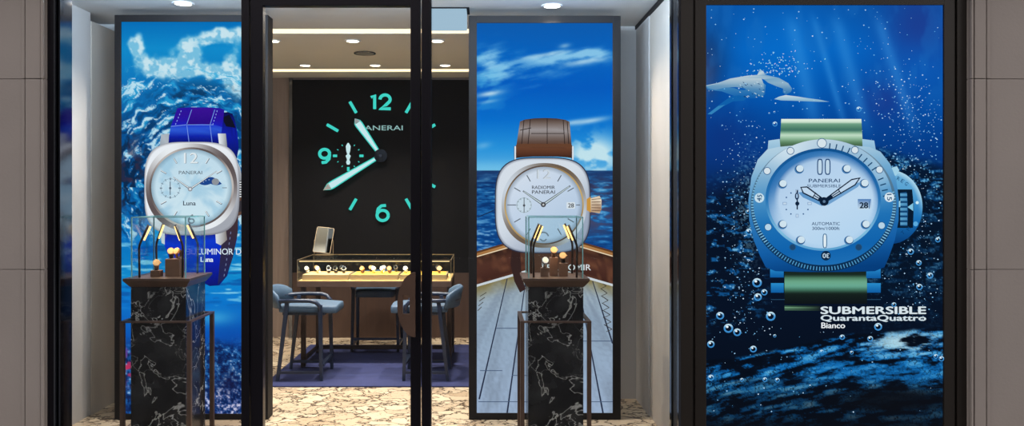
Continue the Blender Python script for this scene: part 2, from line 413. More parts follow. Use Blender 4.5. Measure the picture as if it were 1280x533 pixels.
# window bays
s_l = 161
bm = bmesh.new(); box(bm,-3.4,-3.05,Y_GL+.01,6.2,0,ZC); struct('wall_left', bm, 'plaster')
bm = bmesh.new(); box(bm,-3.4,-3.04,6.202,6.62,0,3.055); struct('wall_left', bm, 'plaster_b')
struct('wall_left', B(-4.0,-3.4,6.4,6.7,0,ZC), 'plaster')
struct('wall_left', B(-3.4,-1.95,6.62,6.72,0,ZC), 'ceiling')
sr = 149.4
bm = bmesh.new(); box(bm,1.28,1.5,5.1,D(162),0,ZC-.0); struct('wall_right', bm, 'plaster_b')
struct('wall_right', B(1.272,1.5,D(162)+.003,6.69,0,ZC), 'plaster')
struct('wall_right', B(.05,1.5,6.695,6.79,0,ZC), 'plaster')
struct('trim_4', B(1.262,1.28,5.1,6.69,ZC-.03,ZC-.001), 'blacksoft', 'thin dark shadow gap trim')
# stone piers
def pier(name, x0, x1, beads):
    bm = bmesh.new(); Y = 4.85; jt = [-.0, .097, 1.253, 2.409, 3.6]
    for a, b in zip(jt[:-1], jt[1:]):
        box(bm, x0, x1, Y, Y+.25, a+.002, b-.002, .002)
        for p0, p1, dd in beads: box(bm, p0, p1, Y-dd, Y+.01, a+.002, b-.002, min(.004,(p1-p0)*.3))
    box(bm, x0+.003, x1-.003, Y+.006, Y+.2, 0, 3.6)
    return struct(name, bm, 'stone')
q = lambda px: WX(px, 206.2)
pier('wall_front', -3.6, q(56), [(q(33),q(52),.012),(q(27.5),q(31.5),.006),(q(53),q(56),.02)])
pier('wall_front', q(1212), 3.6, [(q(1212),q(1214.5),.02),(q(1217),q(1231),.012),(q(1233),q(1237),.007)])
# above the shopfront
struct('wall_front', B(-3.6, 3.6, 4.85, 5.1, 3.16, 4.0), 'stone')
# left jamb
bm = bmesh.new(); box(bm, WX(56,205), WX(67,205), Y_GL, Y_GL+.12, 0, 3.14, .003); struct('trim_5', bm, 'black')
bm = bmesh.new(); box(bm, WX(67.5,205), WX(69.5,205), Y_GL-.004, Y_GL+.01, 0, 3.14); box(bm, WX(69.5,205)-.05, WX(73,205), Y_GL+.02, 5.04, 0, 3.12)
struct('trim_6', bm, 'steel', 'polished steel jamb lining')
bm = bmesh.new(); box(bm, WX(849,205), 1.262, Y_GL+.21, 5.13, 0, 3.12); box(bm, WX(848,205), WX(851,205), Y_GL+.0, Y_GL+.019, 0, 3.12)
struct('trim_7', bm, 'steel', 'polished steel jamb lining')

# shopfront windows and door
def pane(name, x0, x1, z0, z1, y=Y_GL+.05):
    w = bpy.data.objects.new(name, None); C.objects.link(w); w['kind'] = 'structure'; w.location = ((x0+x1)/2, y, 0)
    g = obj('glass', B(x0, x1, y, y+.010, z0, z1), 'glass'); g.parent = w; g.matrix_parent_inverse = Matrix.Translation((-(x0+x1)/2, -y, 0))
    return w
xL0, xL1 = WX(302,205), WX(312,205); xD0, xD1 = WX(313,205), WX(328.5,205); xE0, xE1 = WX(513,205), WX(525.5,205); xR0, xR1 = WX(527,205), WX(538,205)
w1 = pane('window_1', WX(71,205), xL0, .06, 3.12)
w2 = pane('window_2', xR1, WX(848.5,205), .06, 3.12)
for w, a, b in ((w1, WX(71,205), xL0), (w2, xR1, WX(848.5,205))):
    f = bmesh.new(); box(f, a, b, Y_GL, Y_GL+.1, 0, .06, .003); o = obj('sill', f, 'black'); o.parent = w; o.matrix_parent_inverse = Matrix.Translation(-w.location)
for k,(a, b) in enumerate(((xL0, xL1), (xR0, xR1))):
    bm = bmesh.new(); box(bm, a, b, Y_GL-.01, Y_GL+.11, 0, 3.12, .004)
    struct('trim_%d'%(8+k), bm, 'black', 'black metal mullion')
struct('trim_10', B(WX(538.2,205), WX(539.4,205), Y_GL, Y_GL+.06, 0, 3.12), 'steel', 'thin bright metal edge strip')
zt = WZ(7, 205)
dr = bpy.data.objects.new('door_1', None); C.objects.link(dr); dr['kind'] = 'structure'; dr.location = (xD0, Y_GL, 0)
def dpart(name, bm, m, smooth=False):
    o = obj(name, bm, m, dr, smooth); o.matrix_parent_inverse = Matrix.Translation(-dr.location); return o
bm = bmesh.new(); box(bm, xD0, xD1, Y_GL, Y_GL+.06, .02, 3.11, .004); box(bm, xE0, xE1, Y_GL, Y_GL+.06, .02, 3.11, .004)
box(bm, xD1, xE0, Y_GL, Y_GL+.06, zt, 3.11, .003); box(bm, xD1, xE0, Y_GL, Y_GL+.06, .02, .14, .003)
dpart('door_frame', bm, 'black'); dpart('glass', B(xD1, xE0, Y_GL+.025, Y_GL+.035, .14, zt), 'glass')
# D shaped pull handle with a slot
def dhandle():
    s = 209; pts = []
    for i in range(25):
        a = PI/2+PI*i/24; px = 519+22.5*math.cos(a)*1.0; py = 381.5-40.5*math.sin(a); pts.append((px,py))
    pts = [(519,341)] + pts[1:-1] + [(519,422)]
    outer = [(WX(x,s), WZ(y,s)) for x,y in pts]
    sl = [WX(503.5,s), WX(512,s), WZ(393,s), WZ(369,s)]
    bm = bmesh.new()
    # build as strips left of, right of, above and below the slot
    def clipx(xa, xb, za=None, zb=None):
        P = []; n = 14
        xs = [xa+(xb-xa)*i/n for i in range(n+1)]
        cxx, czz = WX(519,s), WZ(381.5,s); rx, rz = 22.5/s, 40.5/s
        def hz(x): return rz*math.sqrt(max(0, 1-((x-cxx)/rx)**2))
        top = [(x, czz+hz(x) if zb is None else zb) for x in xs]; bot = [(x, czz-hz(x) if za is None else za) for x in xs]
        return bot+top[::-1]
    xa = WX(496.6,s); xr = WX(519,s)
    for args in ((xa, sl[0]), (sl[1], xr), (sl[0], sl[1], sl[3], None), (sl[0], sl[1], None, sl[2])):
        prism(bm, clipx(*args), D(s), D(s)+.02)
    bmesh.ops.remove_doubles(bm, verts=bm.verts, dist=1e-5)
    box(bm, WX(514,s), WX(518,s), D(s)+.02, Y_GL, WZ(352,s), WZ(346,s)); box(bm, WX(514,s), WX(518,s), D(s)+.02, Y_GL, WZ(417,s), WZ(411,s))
    return bm
h = dpart('door_handle', dhandle(), 'bronze'); h['label'] = 'D-shaped bronze pull plate with a slot'

# =================================================================== LIGHT BOX POSTERS
def metal_case(S, cx, cy, r_in, r_out, e_out, light, mid, dark, k=6):
    S.ring(cx, cy, r_in, r_out, lambda x, y: mixc(mixc(np.tile(np.array(light,float),(len(x),1)), mid, sst(-.3,1,(x-cx)/r_out[0]*.6+(y-cy)/r_out[1]*.8)), dark, .55*sst(.86,1.0,(np.abs((x-cx)/r_out[0])**e_out+np.abs((y-cy)/r_out[1])**e_out))), 96, k, 2, e_out)

# ---- left poster: moon phase watch in a breaking wave
s = 165
p1 = thing('light_box', 'tall backlit poster of a silver watch with blue strap in a breaking wave', 'light box')
yp = lightbox_frame(s, (143,18.5,335,525), (151,27,327,518), .14, p1, 'blacksoft')
def bg_left(x, y):
    c = ramp(y, [(27,(2,112,186)),(60,(14,140,204)),(100,(14,120,188)),(160,(6,82,148)),(240,(8,92,160)),(300,(6,112,190)),(345,(14,140,205)),(375,(6,120,205)),(420,(6,86,180)),(450,(12,58,130)),(518,(20,44,96))])
    n = fbm(x/34, y/30, 5, 3)
    wx_, wy_ = x+14*(fbm(x/18,y/18,3,17)-.5), y+14*(fbm(x/18,y/18,3,19)-.5)
    m_ = np.clip(.9*blob(wx_,wy_,170,58,10,14)+.8*blob(wx_,wy_,190,84,18,12)+1.0*blob(wx_,wy_,222,82,20,15)+.8*blob(wx_,wy_,236,62,12,16)+.8*blob(wx_,wy_,266,44,18,9)+.9*blob(wx_,wy_,292,92,10,26)+.6*blob(wx_,wy_,262,90,26,8)+.5*blob(wx_,wy_,296,42,12,12),0,1)
    cl = sst(.10,.52, m_*(.25+1.5*fbm(x/11,y/10,5,23)))
    c = mixc(c, (150,208,230), np.clip(cl*1.1,0,.8)); c = mixc(c, (214,236,242), cl*sst(.4,.62,fbm(x/7,y/7,4,29))*.9)
    # swirling crest: streaks along arcs about the watch
    dx, dy = x-246, y-235; r = np.hypot(dx, dy*1.0); a = np.arctan2(dy, dx)
    rr = r+14*fbm(x/26, y/26, 3, 11)
    rr = rr+10*fbm(x/9,y/9,2,13); st = fbm(rr/7.5, a*4.2+rr*.03, 5, 21, .62); st2 = fbm(rr/2.2, a*11+rr*.05, 4, 31, .7)
    w = sst(78,92, y+14*fbm(x/20,y/18,3,5)-7)*sst(318,290,y)
    dark = sst(.50,.36, st)*w*sst(150,95,r)
    d2 = dark*(.45+.65*np.clip(blob(x,y,235,112,60,16)+blob(x,y,160,90,22,16)+blob(x,y,160,215,18,50),0,1))
    c = mixc(c, (10,38,70), np.clip(d2*1.1,0,.92))
    c = mixc(c, (46,170,220), sst(.5,.66,st)*w*.75)
    foam = sst(.555,.64, .5*st+.5*st2+.06*blob(x,y,185,165,26,26)+.05*blob(x,y,245,105,60,14))*w
    c = mixc(c, (206,234,244), foam*.9)
    c = mixc(c, (66,44,66), .75*sst(.50,.62,fbm(x/9,y/9,3,9))*blob(x,y,163,215,15,46))
    # water below
    h_ = fbm(x/30, y/4.5, 4, 41); wv = sst(296,312,y)*sst(392,368,y)
    c = mixc(c, (150,220,240), wv*sst(.58,.74,h_)*.85); c = mixc(c, (6,70,150), wv*sst(.44,.3,h_)*.6)
    c = mixc(c, (90,200,235), .55*blob(x,y,268,398,24,9)); c = mixc(c, (3,58,150), sst(380,440,y)*.35*sst(230,300,x))
    # reef
    cw = sst(418,446, y+16*fbm(x/14,y/14,3,51)-8)
    m1 = fbm(x/4.2, y/4.0, 3, 61, .7)
    rc = ramp(m1, [(0,(4,14,46)),(.4,(10,38,92)),(.56,(20,84,150)),(.68,(60,120,180)),(.8,(170,200,225)),(1,(240,235,250))])
    pk = sst(470,505,y)*sst(240,262,x); rc = mixc(rc, (168,126,170), pk*.5*sst(.45,.6,m1)); rc = mixc(rc, (230,225,240), pk*sst(.58,.7,m1)*.8)
    rc = mixc(rc, (30,20,56), .5*blob(x,y,285,478,16,20))
    lf = sst(172,160,x)*sst(.42,.58,fbm(x/5,y/5,3,71)); rc = mixc(rc, (206,44,84), lf*.95*blob(x,y,160,462,12,16)); rc = mixc(rc,(120,60,150), lf*.8*blob(x,y,158,438,12,12))
    c = c*(1-cw[:,None])+rc*cw[:,None]
    return c
S = Sheet(s, yp); S.grid(151,27,327,518,1.0,bg_left); S.build('printed_backdrop', p1)
S = Sheet(s, yp-.0008)
blu = lambda a, b: vgrad(*a)
# strap behind and to the right
S.band([(276,141),(284,140),(290,142),(293,150),(296,165),(298,185)], [(270,185),(276,190),(283,195),(288,200),(291,205),(293,210)], vgrad((140,(10,14,70)),(165,(14,30,170)),(200,(10,20,90))), 4)
S.poly([(279,146),(286,143),(291,152),(294,160),(282,158),(279,152)], (14,16,36))
# top strap
S.band([(221,135),(238,134),(258,134),(274,135),(280,137)], [(213,157),(232,158),(252,156),(268,157),(277,160)], vgrad((134,(40,22,160)),(146,(50,14,150)),(157,(20,30,190))), 3)
S.poly([(239,135),(266,135),(262,156),(233,156)], vgrad((134,(60,16,150)),(156,(40,10,130))))
S.band([(213,157),(232,156),(252,155),(268,156),(277,159)], [(209,181),(230,180),(252,179),(268,181),(274,184)], vgrad((155,(30,50,200)),(163,(50,100,220)),(170,(14,34,170)),(182,(6,14,90))), 5)
for a_, b_ in (((239,137),(233,155)),((233,157),(236,180)),((268,137),(262,156)),((262,157),(265,181)),((213,158),(232,156)),((232,156),(266,156))):
    S.line(a_, b_, .8, (120,150,230))
for i in range(5): S.line((226-1.6*i,138+4*i),(225.4-1.6*i,140+4*i),.8,(150,170,240)); S.line((271-1.2*i,138+4*i),(270.6-1.2*i,140+4*i),.8,(150,170,240))
# lugs
S.poly([(201,168),(211,167),(210,182),(199,184)], hgrad((199,(150,160,172)),(205,(236,240,244)),(211,(170,176,184))))
S.poly([(272,167),(282,167),(284,186),(274,184)], hgrad((272,(236,240,244)),(279,(224,228,232)),(284,(120,124,130))))
# crown guard
S.poly([(288,205),(296,201),(300,210),(303,228),(303,262),(300,272),(291,276)], hgrad((288,(170,172,178)),(296,(220,224,228)),(303,(150,152,158))))
S.poly([(296,226),(303,226),(303,248),(296,248)], (60,56,56))
for i in range(7): S.line((297,228+3*i),(303,228+3*i),1.5,(226,228,228))
S.poly([(294,250),(303,246),(303,268),(293,272)], (96,70,58)); S.poly([(296,253),(303,250),(303,264),(296,266)], (54,50,56))
# bottom strap
S.band([(199,290),(226,291),(252,291),(272,290),(284,284),(292,274),(298,262)],[(214,330),(232,340),(250,352),(262,358),(274,357),(284,345),(296,300)], vgrad((270,(60,44,50)),(292,(20,30,120)),(302,(14,60,210)),(330,(8,32,170)),(357,(10,20,110))), 6)
S.band([(278,290),(286,282),(294,272),(298,262)],[(272,356),(283,346),(291,322),(297,292)], vgrad((270,(70,50,50)),(320,(44,40,70)),(356,(30,36,90))), 3)
for i in range(9): S.line((288.5-.9*i**1.05,290+6.6*i),(288-.9*i**1.05,293+6.6*i),.9,(120,130,170))
S.poly([(200,284),(206,285),(206,306),(202,304)], (214,218,222)); S.poly([(269,288),(282,284),(284,300),(276,307),(270,304)], hgrad((269,(232,236,240)),(284,(130,120,116))))
# case
metal_case(S, 240, 236, (48,46), (59.5,58.5), 3.6, (240,242,246), (168,170,178), (92,90,98))
S.ring(239.5,234.5,(52.5,50),(57.2,55), angmetal(239,234,(240,242,244),(96,84,84),2,1.0), 96, 2, 2, 2.25)
S.ring(239.5,234.5,(50.3,47.6),(52.8,50.2), angmetal(239,234,(96,84,82),(200,190,184),3,.4), 96, 1)
def pearl(x, y):
    n = fbm(x/13, y/11, 4, 81); return mixc(ramp(y,[(190,(196,222,236)),(280,(212,234,242))]), (150,196,222), sst(.45,.65,n)*.6)
S.disc(239.5,234.5,50.4,47.8, lambda x,y: mixc(pearl(x,y),(110,140,160),sst(.9,1,((x-239.5)/50.4)**2+((y-234.5)/47.8)**2)*.6), 72, 8)
ink = (92,104,120)
for hh in (1,2,4,5,7,8,10,11):
    a = hh*PI/6; S.line((239.5+36*math.sin(a),234.5-34.5*math.cos(a)),(239.5+44*math.sin(a),234.5-42*math.cos(a)),1.9,(110,120,134)); S.line((239.2+36*math.sin(a),234.1-34.5*math.cos(a)),(239.2+43.5*math.sin(a),234.1-41.5*math.cos(a)),.9,(236,240,240))
S.line((278,235),(284,235),1,(130,144,156))
S.text('12',231,248,204.5,191.5,(120,124,132),.0); S.text('12',230.4,247.4,204.2,191.2,(232,238,240),-.012); S.text('6',235,244,280,268,(120,128,136))
S.text('PANERAI',224,253,218,213.8,(70,74,84)); S.text('Luna',229.5,245,257,251.5,(60,70,84),.01)
S.ring(213.5,235.5,(11.5,11.5),(12.2,12.2),(150,178,196),40)
for i in range(12):
    a = i*PI/6; S.line((213.5+10*math.sin(a),235.5-10*math.cos(a)),(213.5+13*math.sin(a),235.5-13*math.cos(a)),.9 if i%3 else 1.7,(120,138,152))
S.line((213.5,227),(213.5,244),1,(84,96,112)); S.disc(213.5,235.5,1.5,1.5,(84,96,112))
# moon phase
top_ = [(250+28*t/14, 230-8.5*math.sin(PI*t/14)) for t in range(15)]; bot_ = [(250+28*t/14, 230+1.8*abs(math.sin(2*PI*t/14))) for t in range(15)]
S.band(top_, bot_, (28,70,140)); S.disc(270,227.4,4.6,4.2,(146,150,156),20); S.disc(258,226,.6,.6,(190,210,240),8); S.disc(255,228,.5,.5,(190,210,240),8); S.disc(262,225,.6,.6,(190,210,240),8)
for p_ in ((217.5,221.5),(272,214)): S.line((238.5,236.5), p_, 2.6, (96,100,108), 1.1); S.line((238.5,236.2), p_, 1.2, (232,236,238), .6)
S.disc(238.5,236.5,3,3,(150,152,158)); S.disc(238.5,236.5,1.5,1.5,(226,228,230))
S.build('watch_picture', p1)
S = Sheet(s, yp-.012); S.lay = 1
S.text('LUMINOR DUE', 247,314,318.5,311,(222,234,242),.004); S.text('Luna',251,266.5,327.6,321.6,(232,240,246),.016); S.build('lettering', p1)

# ---- right poster: dress watch over the sea and a ship's deck
p2 = thing('light_box', 'tall backlit poster of a watch with brown strap above a ship deck', 'light box')
yp = lightbox_frame(s, (586,19.5,776,525), (596,28.5,766,517), .14, p2, 'blacksoft')
def bg_right(x, y):
    c = ramp(y, [(28,(10,92,176)),(70,(4,100,192)),(110,(2,92,192)),(150,(6,112,205)),(185,(40,148,220)),(213,(96,178,228))])
    u = x*.985-y*.12; v = y+.22*(x-680)
    n = fbm(u/34, v/7.0, 5, 5, .55); n2 = fbm(u/20,v/13,4,15)
    m = blob(x,y,612,78,22,20)+blob(x,y,700,72,50,9)+.8*blob(x,y,735,66,30,8)+.5*blob(x,y,650,92,60,16)
    c = mixc(c, (150,208,238), np.clip(sst(.34,.70, n*.7+n2*.3+.28*m-.16)*np.clip(m*1.3,0,1),0,1)*.9)
    c = mixc(c, (90,190,232), .5*blob(x,y,605,110,26,30)*sst(.4,.6,n2))
    for a_, b_, w_, h_, k_ in ((612,117,15,3.2,.85),(610,127,12,2,.4),(738,151,22,3.4,.75),(716,153,14,3,.6),(604,182,9,4,.3),(706,57,7,3,.5),(730,77,26,3.5,.6),(683,68,30,2.6,.55)):
        c = mixc(c, (206,230,240), k_*blob(x, v+ -.22*(x-680)+.16*(x-a_), a_, b_, w_, h_))
    c = mixc(c, (206,234,240), .95*np.clip(sst(.35,.6,fbm(x/16,y/12,4,25)+.22*blob(x,y,742,192,24,16)-.06),0,1)*np.clip(1.4*blob(x,y,742,194,30,22),0,1))
    c = mixc(c, (120,200,236), .7*sst(196,213,y)*sst(690,620,x))
    # sea
    w = fbm(x/16, y/2.6, 4, 35, .6); sea = ramp(w, [(0,(4,22,60)),(.4,(10,52,110)),(.6,(26,96,160)),(.8,(110,180,220)),(1,(220,240,250))])
    sea = mixc(sea, (34,64,112), sst(240,214,y)*.7)
    pr = np.clip(blob(x,y,745,272,28,24)+.5*blob(x,y,750,235,20,12),0,1); sea = mixc(sea, (100,66,76), pr*.95*sst(.68,.45,w))
    sea = mixc(sea, (196,226,240), .8*sst(.5,.66,w)*sst(266,296,y)*sst(700,640,x)); sea = mixc(sea, (12,88,168), .35*sst(240,290,y))
    c = np.where((y > 213.5)[:,None], sea, c)
    return c
S = Sheet(s, yp); S.grid(596,28.5,766,517,1.0,bg_right); S.build('printed_backdrop', p2)
S = Sheet(s, yp-.0008)
S.line((597,272),(622,261),.8,(26,30,44))
def deck(x, y):
    pcx = 682 + (x-682)*260/np.maximum(y-250, 40)         # plank index converging on a far point
    n = fbm(pcx/13, y/50, 3, 45); c = mixc(ramp(y,[(340,(170,182,186)),(400,(150,170,190)),(517,(158,176,202))]), (124,138,156), sst(.40,.70,n)*.45+.22*sst(.5,.62,fbm(pcx/1.8,y/26,2,47)))
    d = np.abs(x-682)*.29; sh = sst(30,2,y-(328+d)); pch = sst(.3,.6,fbm(x/12,y/12,3,55))
    return mixc(c, (126,104,44), sh*(.55+.35*pch)*.95)
nseg = 60
top_ = [(596+170*i/nseg, 333+abs(596+170*i/nseg-682)*.29) for i in range(nseg+1)]; S.band(top_, [(p[0],517) for p in top_], deck, 90)
for a_, b_ in (((634,349),(599,500)),((658,345),(634,517)),((676,345),(668,517)),((704,345),(710,517)),((722,350),(754,517)),((741,352),(766,430))): S.line(a_, b_, 1.1, (36,44,66), 2.0)
for (x0,x1,yy) in ((620,650,411),(600,628,464),(598,660,503),(722,766,427),(737,766,503),(640,662,470)): S.line((x0,yy),(x1,yy),.9,(70,88,116))
for i in range(7):
    S.line((750+i*.8,352+9*i),(758+i*1.2,358+9*i),1,(54,48,46)); S.line((758+i*1.2,358+9*i),(752+i,361+9*i),.8,(70,64,56))
    if i < 4: S.line((608-i*2,366+6*i),(600-i,371+6*i),.9,(70,64,56))
# bulwark with rail and white edge
L_ = lambda x, o: (x, o+abs(x-682)*.29)
xs = [596+170*i/40 for i in range(41)]
S.band([L_(x,297) for x in xs], [L_(x,333) for x in xs], lambda x,y: mixc(ramp(y-abs(x-682)*.29,[(297,(52,32,26)),(310,(84,50,40)),(333,(62,34,28))]), (124,80,56), .6*sst(.5,.7,fbm(x/18,y/3,3,65))), 6)
S.band([L_(x,292) for x in xs], [L_(x,297) for x in xs], vgrad((290,(214,160,96)),(325,(150,100,56))), 1)
S.band([L_(x,289.5) for x in xs], [L_(x,292) for x in xs], (96,60,36), 1)
S.band([L_(x,295.5) for x in xs], [L_(x,296.8) for x in xs], (236,214,180), 1)
S.band([L_(x,331) for x in xs], [L_(x,334) for x in xs], (206,212,216), 1)
# strap bottom, wire lugs
S.poly([(640,312),(650,312),(652,345),(657,362),(650,366),(643,352),(638,330)], (54,36,34)); S.poly([(650,312),(712,312),(710,345),(660,345)], (84,56,44))
# top strap
S.band([(650,152),(656,149.5),(668,148),(682,147.6),(696,148.2),(707,150),(712,152.5)], [(643,198),(652,197),(666,196),(682,196),(697,196),(710,197),(716,198)], vgrad((148,(70,52,46)),(153,(110,92,84)),(163,(160,152,152)),(172,(120,104,98)),(181,(84,56,44)),(183,(112,70,48)),(192,(90,52,36)),(198,(54,34,28))), 10)
for (a_, b_) in (((663,149),(660,181)),((684,148),(684,181)),((704,150),(706,181)),((650,163),(664,160)),((664,167),(705,167)),((655,150),(652,181)),((709,152),(711,181)),((646,182),(714,182))): S.line(a_, b_, .9, (44,32,30))
S.band([(646,180),(714,180)],[(644,184),(716,184)],(104,66,46))
for sx in (644,716): S.line((sx,183),(sx,200),2,(226,228,232)); S.line((sx-1.2,183),(sx-1.2,200),.5,(60,60,70))
# case
S.ring(678.5,257,(48,48),(60,60.2),(52,56,74),96,1,2,3.5)
metal_case(S, 678.5, 257, (46,46), (58.8,59), 3.5, (220,226,234), (158,168,188), (74,80,100), 7)
S.ring(680,257,(49.2,49.2),(53,53), angmetal(680,257,(206,214,224),(110,92,76),2,2.2), 96, 2, 2, 2.2)
S.ring(680,256.5,(47.5,47.5),(49.6,49.6), angmetal(680,257,(90,74,66),(206,170,104),2,.8), 96, 1)
S.disc(680,256.5,47.8,47.8, lambda x,y: mixc(ramp((x-632)*.4+(y-209)*.6,[(0,(224,230,240)),(50,(196,212,232)),(90,(176,198,222))]),(110,124,140),.55*sst(.88,1,((x-680)/47.8)**2+((y-256.5)/47.8)**2)), 72, 8)
ik = (110,118,128)
for hh in (1,2,4,5,7,8,10,11):
    a = hh*PI/6; S.line((680+34*math.sin(a),256.5-34*math.cos(a)),(680+43*math.sin(a),256.5-43*math.cos(a)),1.2,(96,104,112))
S.line((634,256.5),(648,256.5),1.1,(100,108,118)); S.line((720,256.5),(725,256.5),1.1,(100,108,118))
S.text('12',671,688,223.5,212,(150,156,160),-.004); S.text('12',671.6,688.6,223.8,212.3,(210,218,226),-.014)
S.text('RADIOMIR',665,693.5,236.5,232.4,(70,74,82),.006); S.text('PANERAI',665,693.5,242.4,238.2,(60,64,72),.006)
S.disc(655,256.7,10,10,(204,220,232),32); S.ring(655,256.7,(8.8,8.8),(9.4,9.4),(150,166,176),32)
for i in range(12): a = i*PI/6; S.line((655+7.6*math.sin(a),256.7-7.6*math.cos(a)),(655+9.6*math.sin(a),256.7-9.6*math.cos(a)),.8,(130,144,152))
S.line((655,247),(655,266),.9,(74,78,84)); S.disc(655,257,1.5,1.5,(74,78,84))
S.poly([(708,253),(718.5,253),(718.5,261),(708,261)], (222,230,236)); S.text('28',710,717,259.6,254.4,(50,54,60),.01)
S.ring(679,297,(5.6,5.6),(7.4,7.4),(120,132,144),24,1,2,2,PI*1.08,PI*1.92); S.ring(679,297.5,(3,3),(4.6,4.6),(120,132,144),24,1,2,2,.1*PI,.9*PI)
for p_ in ((653.7,239),(712.5,232.6)): S.line((679,256), p_, 3.6, (70,72,78), 1.8); S.line((679,256), (p_[0]*.97+679*.03,p_[1]*.97+256*.03), 1.6, (206,222,226), .8)
S.disc(679,256,3.2,3.2,(70,70,74)); S.disc(679,256,1.3,1.3,(200,200,200))
S.poly([(733,249),(738,246),(738,266),(733,263)], (206,150,66)); S.poly([(738,248),(749,245),(751.5,250),(751.5,262),(749,267),(738,265)], vgrad((245,(214,190,160)),(252,(250,236,214)),(262,(170,132,104)),(267,(206,180,150))))
for i in range(5): S.line((739,249.5+3.4*i),(750.5,248.6+3.8*i),.8,(110,80,60))
S.build('watch_picture', p2)
S = Sheet(s, yp-.012); S.text('RADIOMIR', 684,738.5,338.2,330.8,(224,226,228),.006); S.build('lettering', p2)

# ---- large poster on the right: dive watch under water
s3 = 205
p3 = thing('light_box', 'large backlit poster of a white dive watch under water with a dolphin', 'light box')
bm = bmesh.new()
yp = D(s3)+.012
o_, i_ = (851,-30,1211,590), (883,6,1180,566)
x0,x1 = WX(o_[0],s3), WX(o_[2],s3); a0,a1 = WX(i_[0],s3), WX(i_[2],s3); b1,b0 = WZ(i_[1],s3), WZ(i_[3],s3); Y = D(s3)
for (u0,u1) in ((x0,WX(866,s3)),(WX(869,s3),a0),(a1,WX(1193.5,s3)),(WX(1196.5,s3),x1)): box(bm,u0,u1,Y,Y+.2,0,3.15,.004)
box(bm,x0+.002,x1-.002,Y+.02,Y+.2,0.002,3.148); box(bm,a0,a1,Y,Y+.03,b1,3.15); box(bm,a0,a1,Y,Y+.03,0,b0)
obj('frame', bm, 'brownframe', p3)
yp = Y+.014
def bg_big(x, y):
    c = ramp(y, [(6,(10,84,166)),(60,(6,98,190)),(130,(4,78,164)),(190,(6,58,132)),(240,(10,36,84)),(290,(8,22,48)),(400,(8,18,36)),(533,(6,14,26))])
    c = mixc(c, (8,112,206), .6*blob(x,y,980,60,60,60)); c = mixc(c, (34,50,130), .75*np.clip(blob(x,y,1150,40,45,60)+blob(x,y,1105,125,30,28)*.8,0,1)); c = mixc(c, (10,96,190), .6*blob(x,y,1150,85,34,34))
    c = mixc(c, (20,52,104), .7*blob(x,y,888,70,24,44)); c = mixc(c, (84,64,84), .45*blob(x,y,884,95,12,30)); c = mixc(c, (16,46,120), .6*blob(x,y,905,170,40,36))
    for xa, k, w in ((1012,.36,5),(1040,.34,9),(1092,.4,8),(985,.28,10)):
        c = mixc(c, (60,150,225), .42*np.exp(-((x-(xa+k*y*.8))/w)**2)*sst(8,40,y)*sst(190,120,y))
    c = mixc(c, (30,110,190), .3*sst(.5,.7,fbm(x/22,y/50,4,91))*sst(180,90,y))
    # disturbed water left and right of the watch
    t = fbm(x/11+fbm(x/9,y/9,2,103)*1.5, y/5.5, 5, 101, .66); t2 = fbm(x/2.6,y/2.2,3,111,.7)
    edge = sst(178,200, y-.25*(x-1075)+9*fbm(x/20,y/10,3,121))*sst(1060,1090,x)
    wr = edge*sst(440,330,y)
    c = mixc(c, (6,20,38), np.clip(wr*.85,0,1)); c = mixc(c, (14,88,156), wr*sst(.5,.62,t)*.8*(.35+.65*sst(300,200,y))); c = mixc(c, (120,196,232), wr*sst(.55,.7,t*.5+t2*.5)*(.3+.7*sst(290,200,y)))
    wl = sst(205,260, y+.4*(930-x)*-1+16*fbm(x/16,y/12,3,131))*sst(975,930,x)*sst(430,380,y)
    c = mixc(c, (7,18,36), wl*.8); c = mixc(c, (20,104,176), wl*sst(.54,.66,t)*.75); c = mixc(c, (130,200,236), wl*sst(.62,.74,t*.5+t2*.5)*.8)
    b = blob(x,y,938,260,14,60)*sst(.5,.66,t2); c = mixc(c, (150,214,240), b*.55)
    # rocks
    top = 452-34*sst(883,1100,x)-6*sst(1100,1180,x); rk = sst(-2,3, y-top+3*fbm(x/9,y/9,3,141))
    q_ = y+.16*(x-1030)-.00045*(x-1030)**2; r1 = fbm(x/26, q_/6.0, 5, 151, .6); r2 = np.minimum(np.abs(fbm(x/10, q_/6, 4, 161)-.5), np.abs(fbm(x/6, q_/5, 3, 163)-.5)*1.3)
    rc = ramp(r1, [(0,(5,10,20)),(.44,(8,16,30)),(.48,(10,66,118)),(.58,(18,104,172)),(.66,(60,150,206)),(1,(180,220,235))])
    rc = mixc(rc, (6,14,26), sst(.045,.01,r2)*.8); rc = mixc(rc, (190,226,236), .9*sst(.48,.66,r1+.16*blob(x,y,1125,426,44,12)-.02)*blob(x,y,1130,428,50,14))
    rc = mixc(rc, (20,108,178), .55*np.clip(blob(x,y,1060,462,70,18)+blob(x,y,1130,470,50,14),0,1)*sst(.36,.5,r1))
    rc = mixc(rc, (14,16,22), .92*np.clip(blob(x,y,1120,502,75,18)*1.3+sst(515,535,y)*.8,0,1)); rc = mixc(rc, (10,14,22), .5*sst(475,500,y)); rc = mixc(rc,(8,16,30),.5*blob(x,y,960,478,70,5))
    c = c*(1-rk[:,None])+rc*rk[:,None]
    return c
S = Sheet(s3, yp); S.grid(883,6,1180,566,1.0,bg_big); S.build('printed_backdrop', p3)
S = Sheet(s3, yp-.0008)
rnd = random.Random(5)
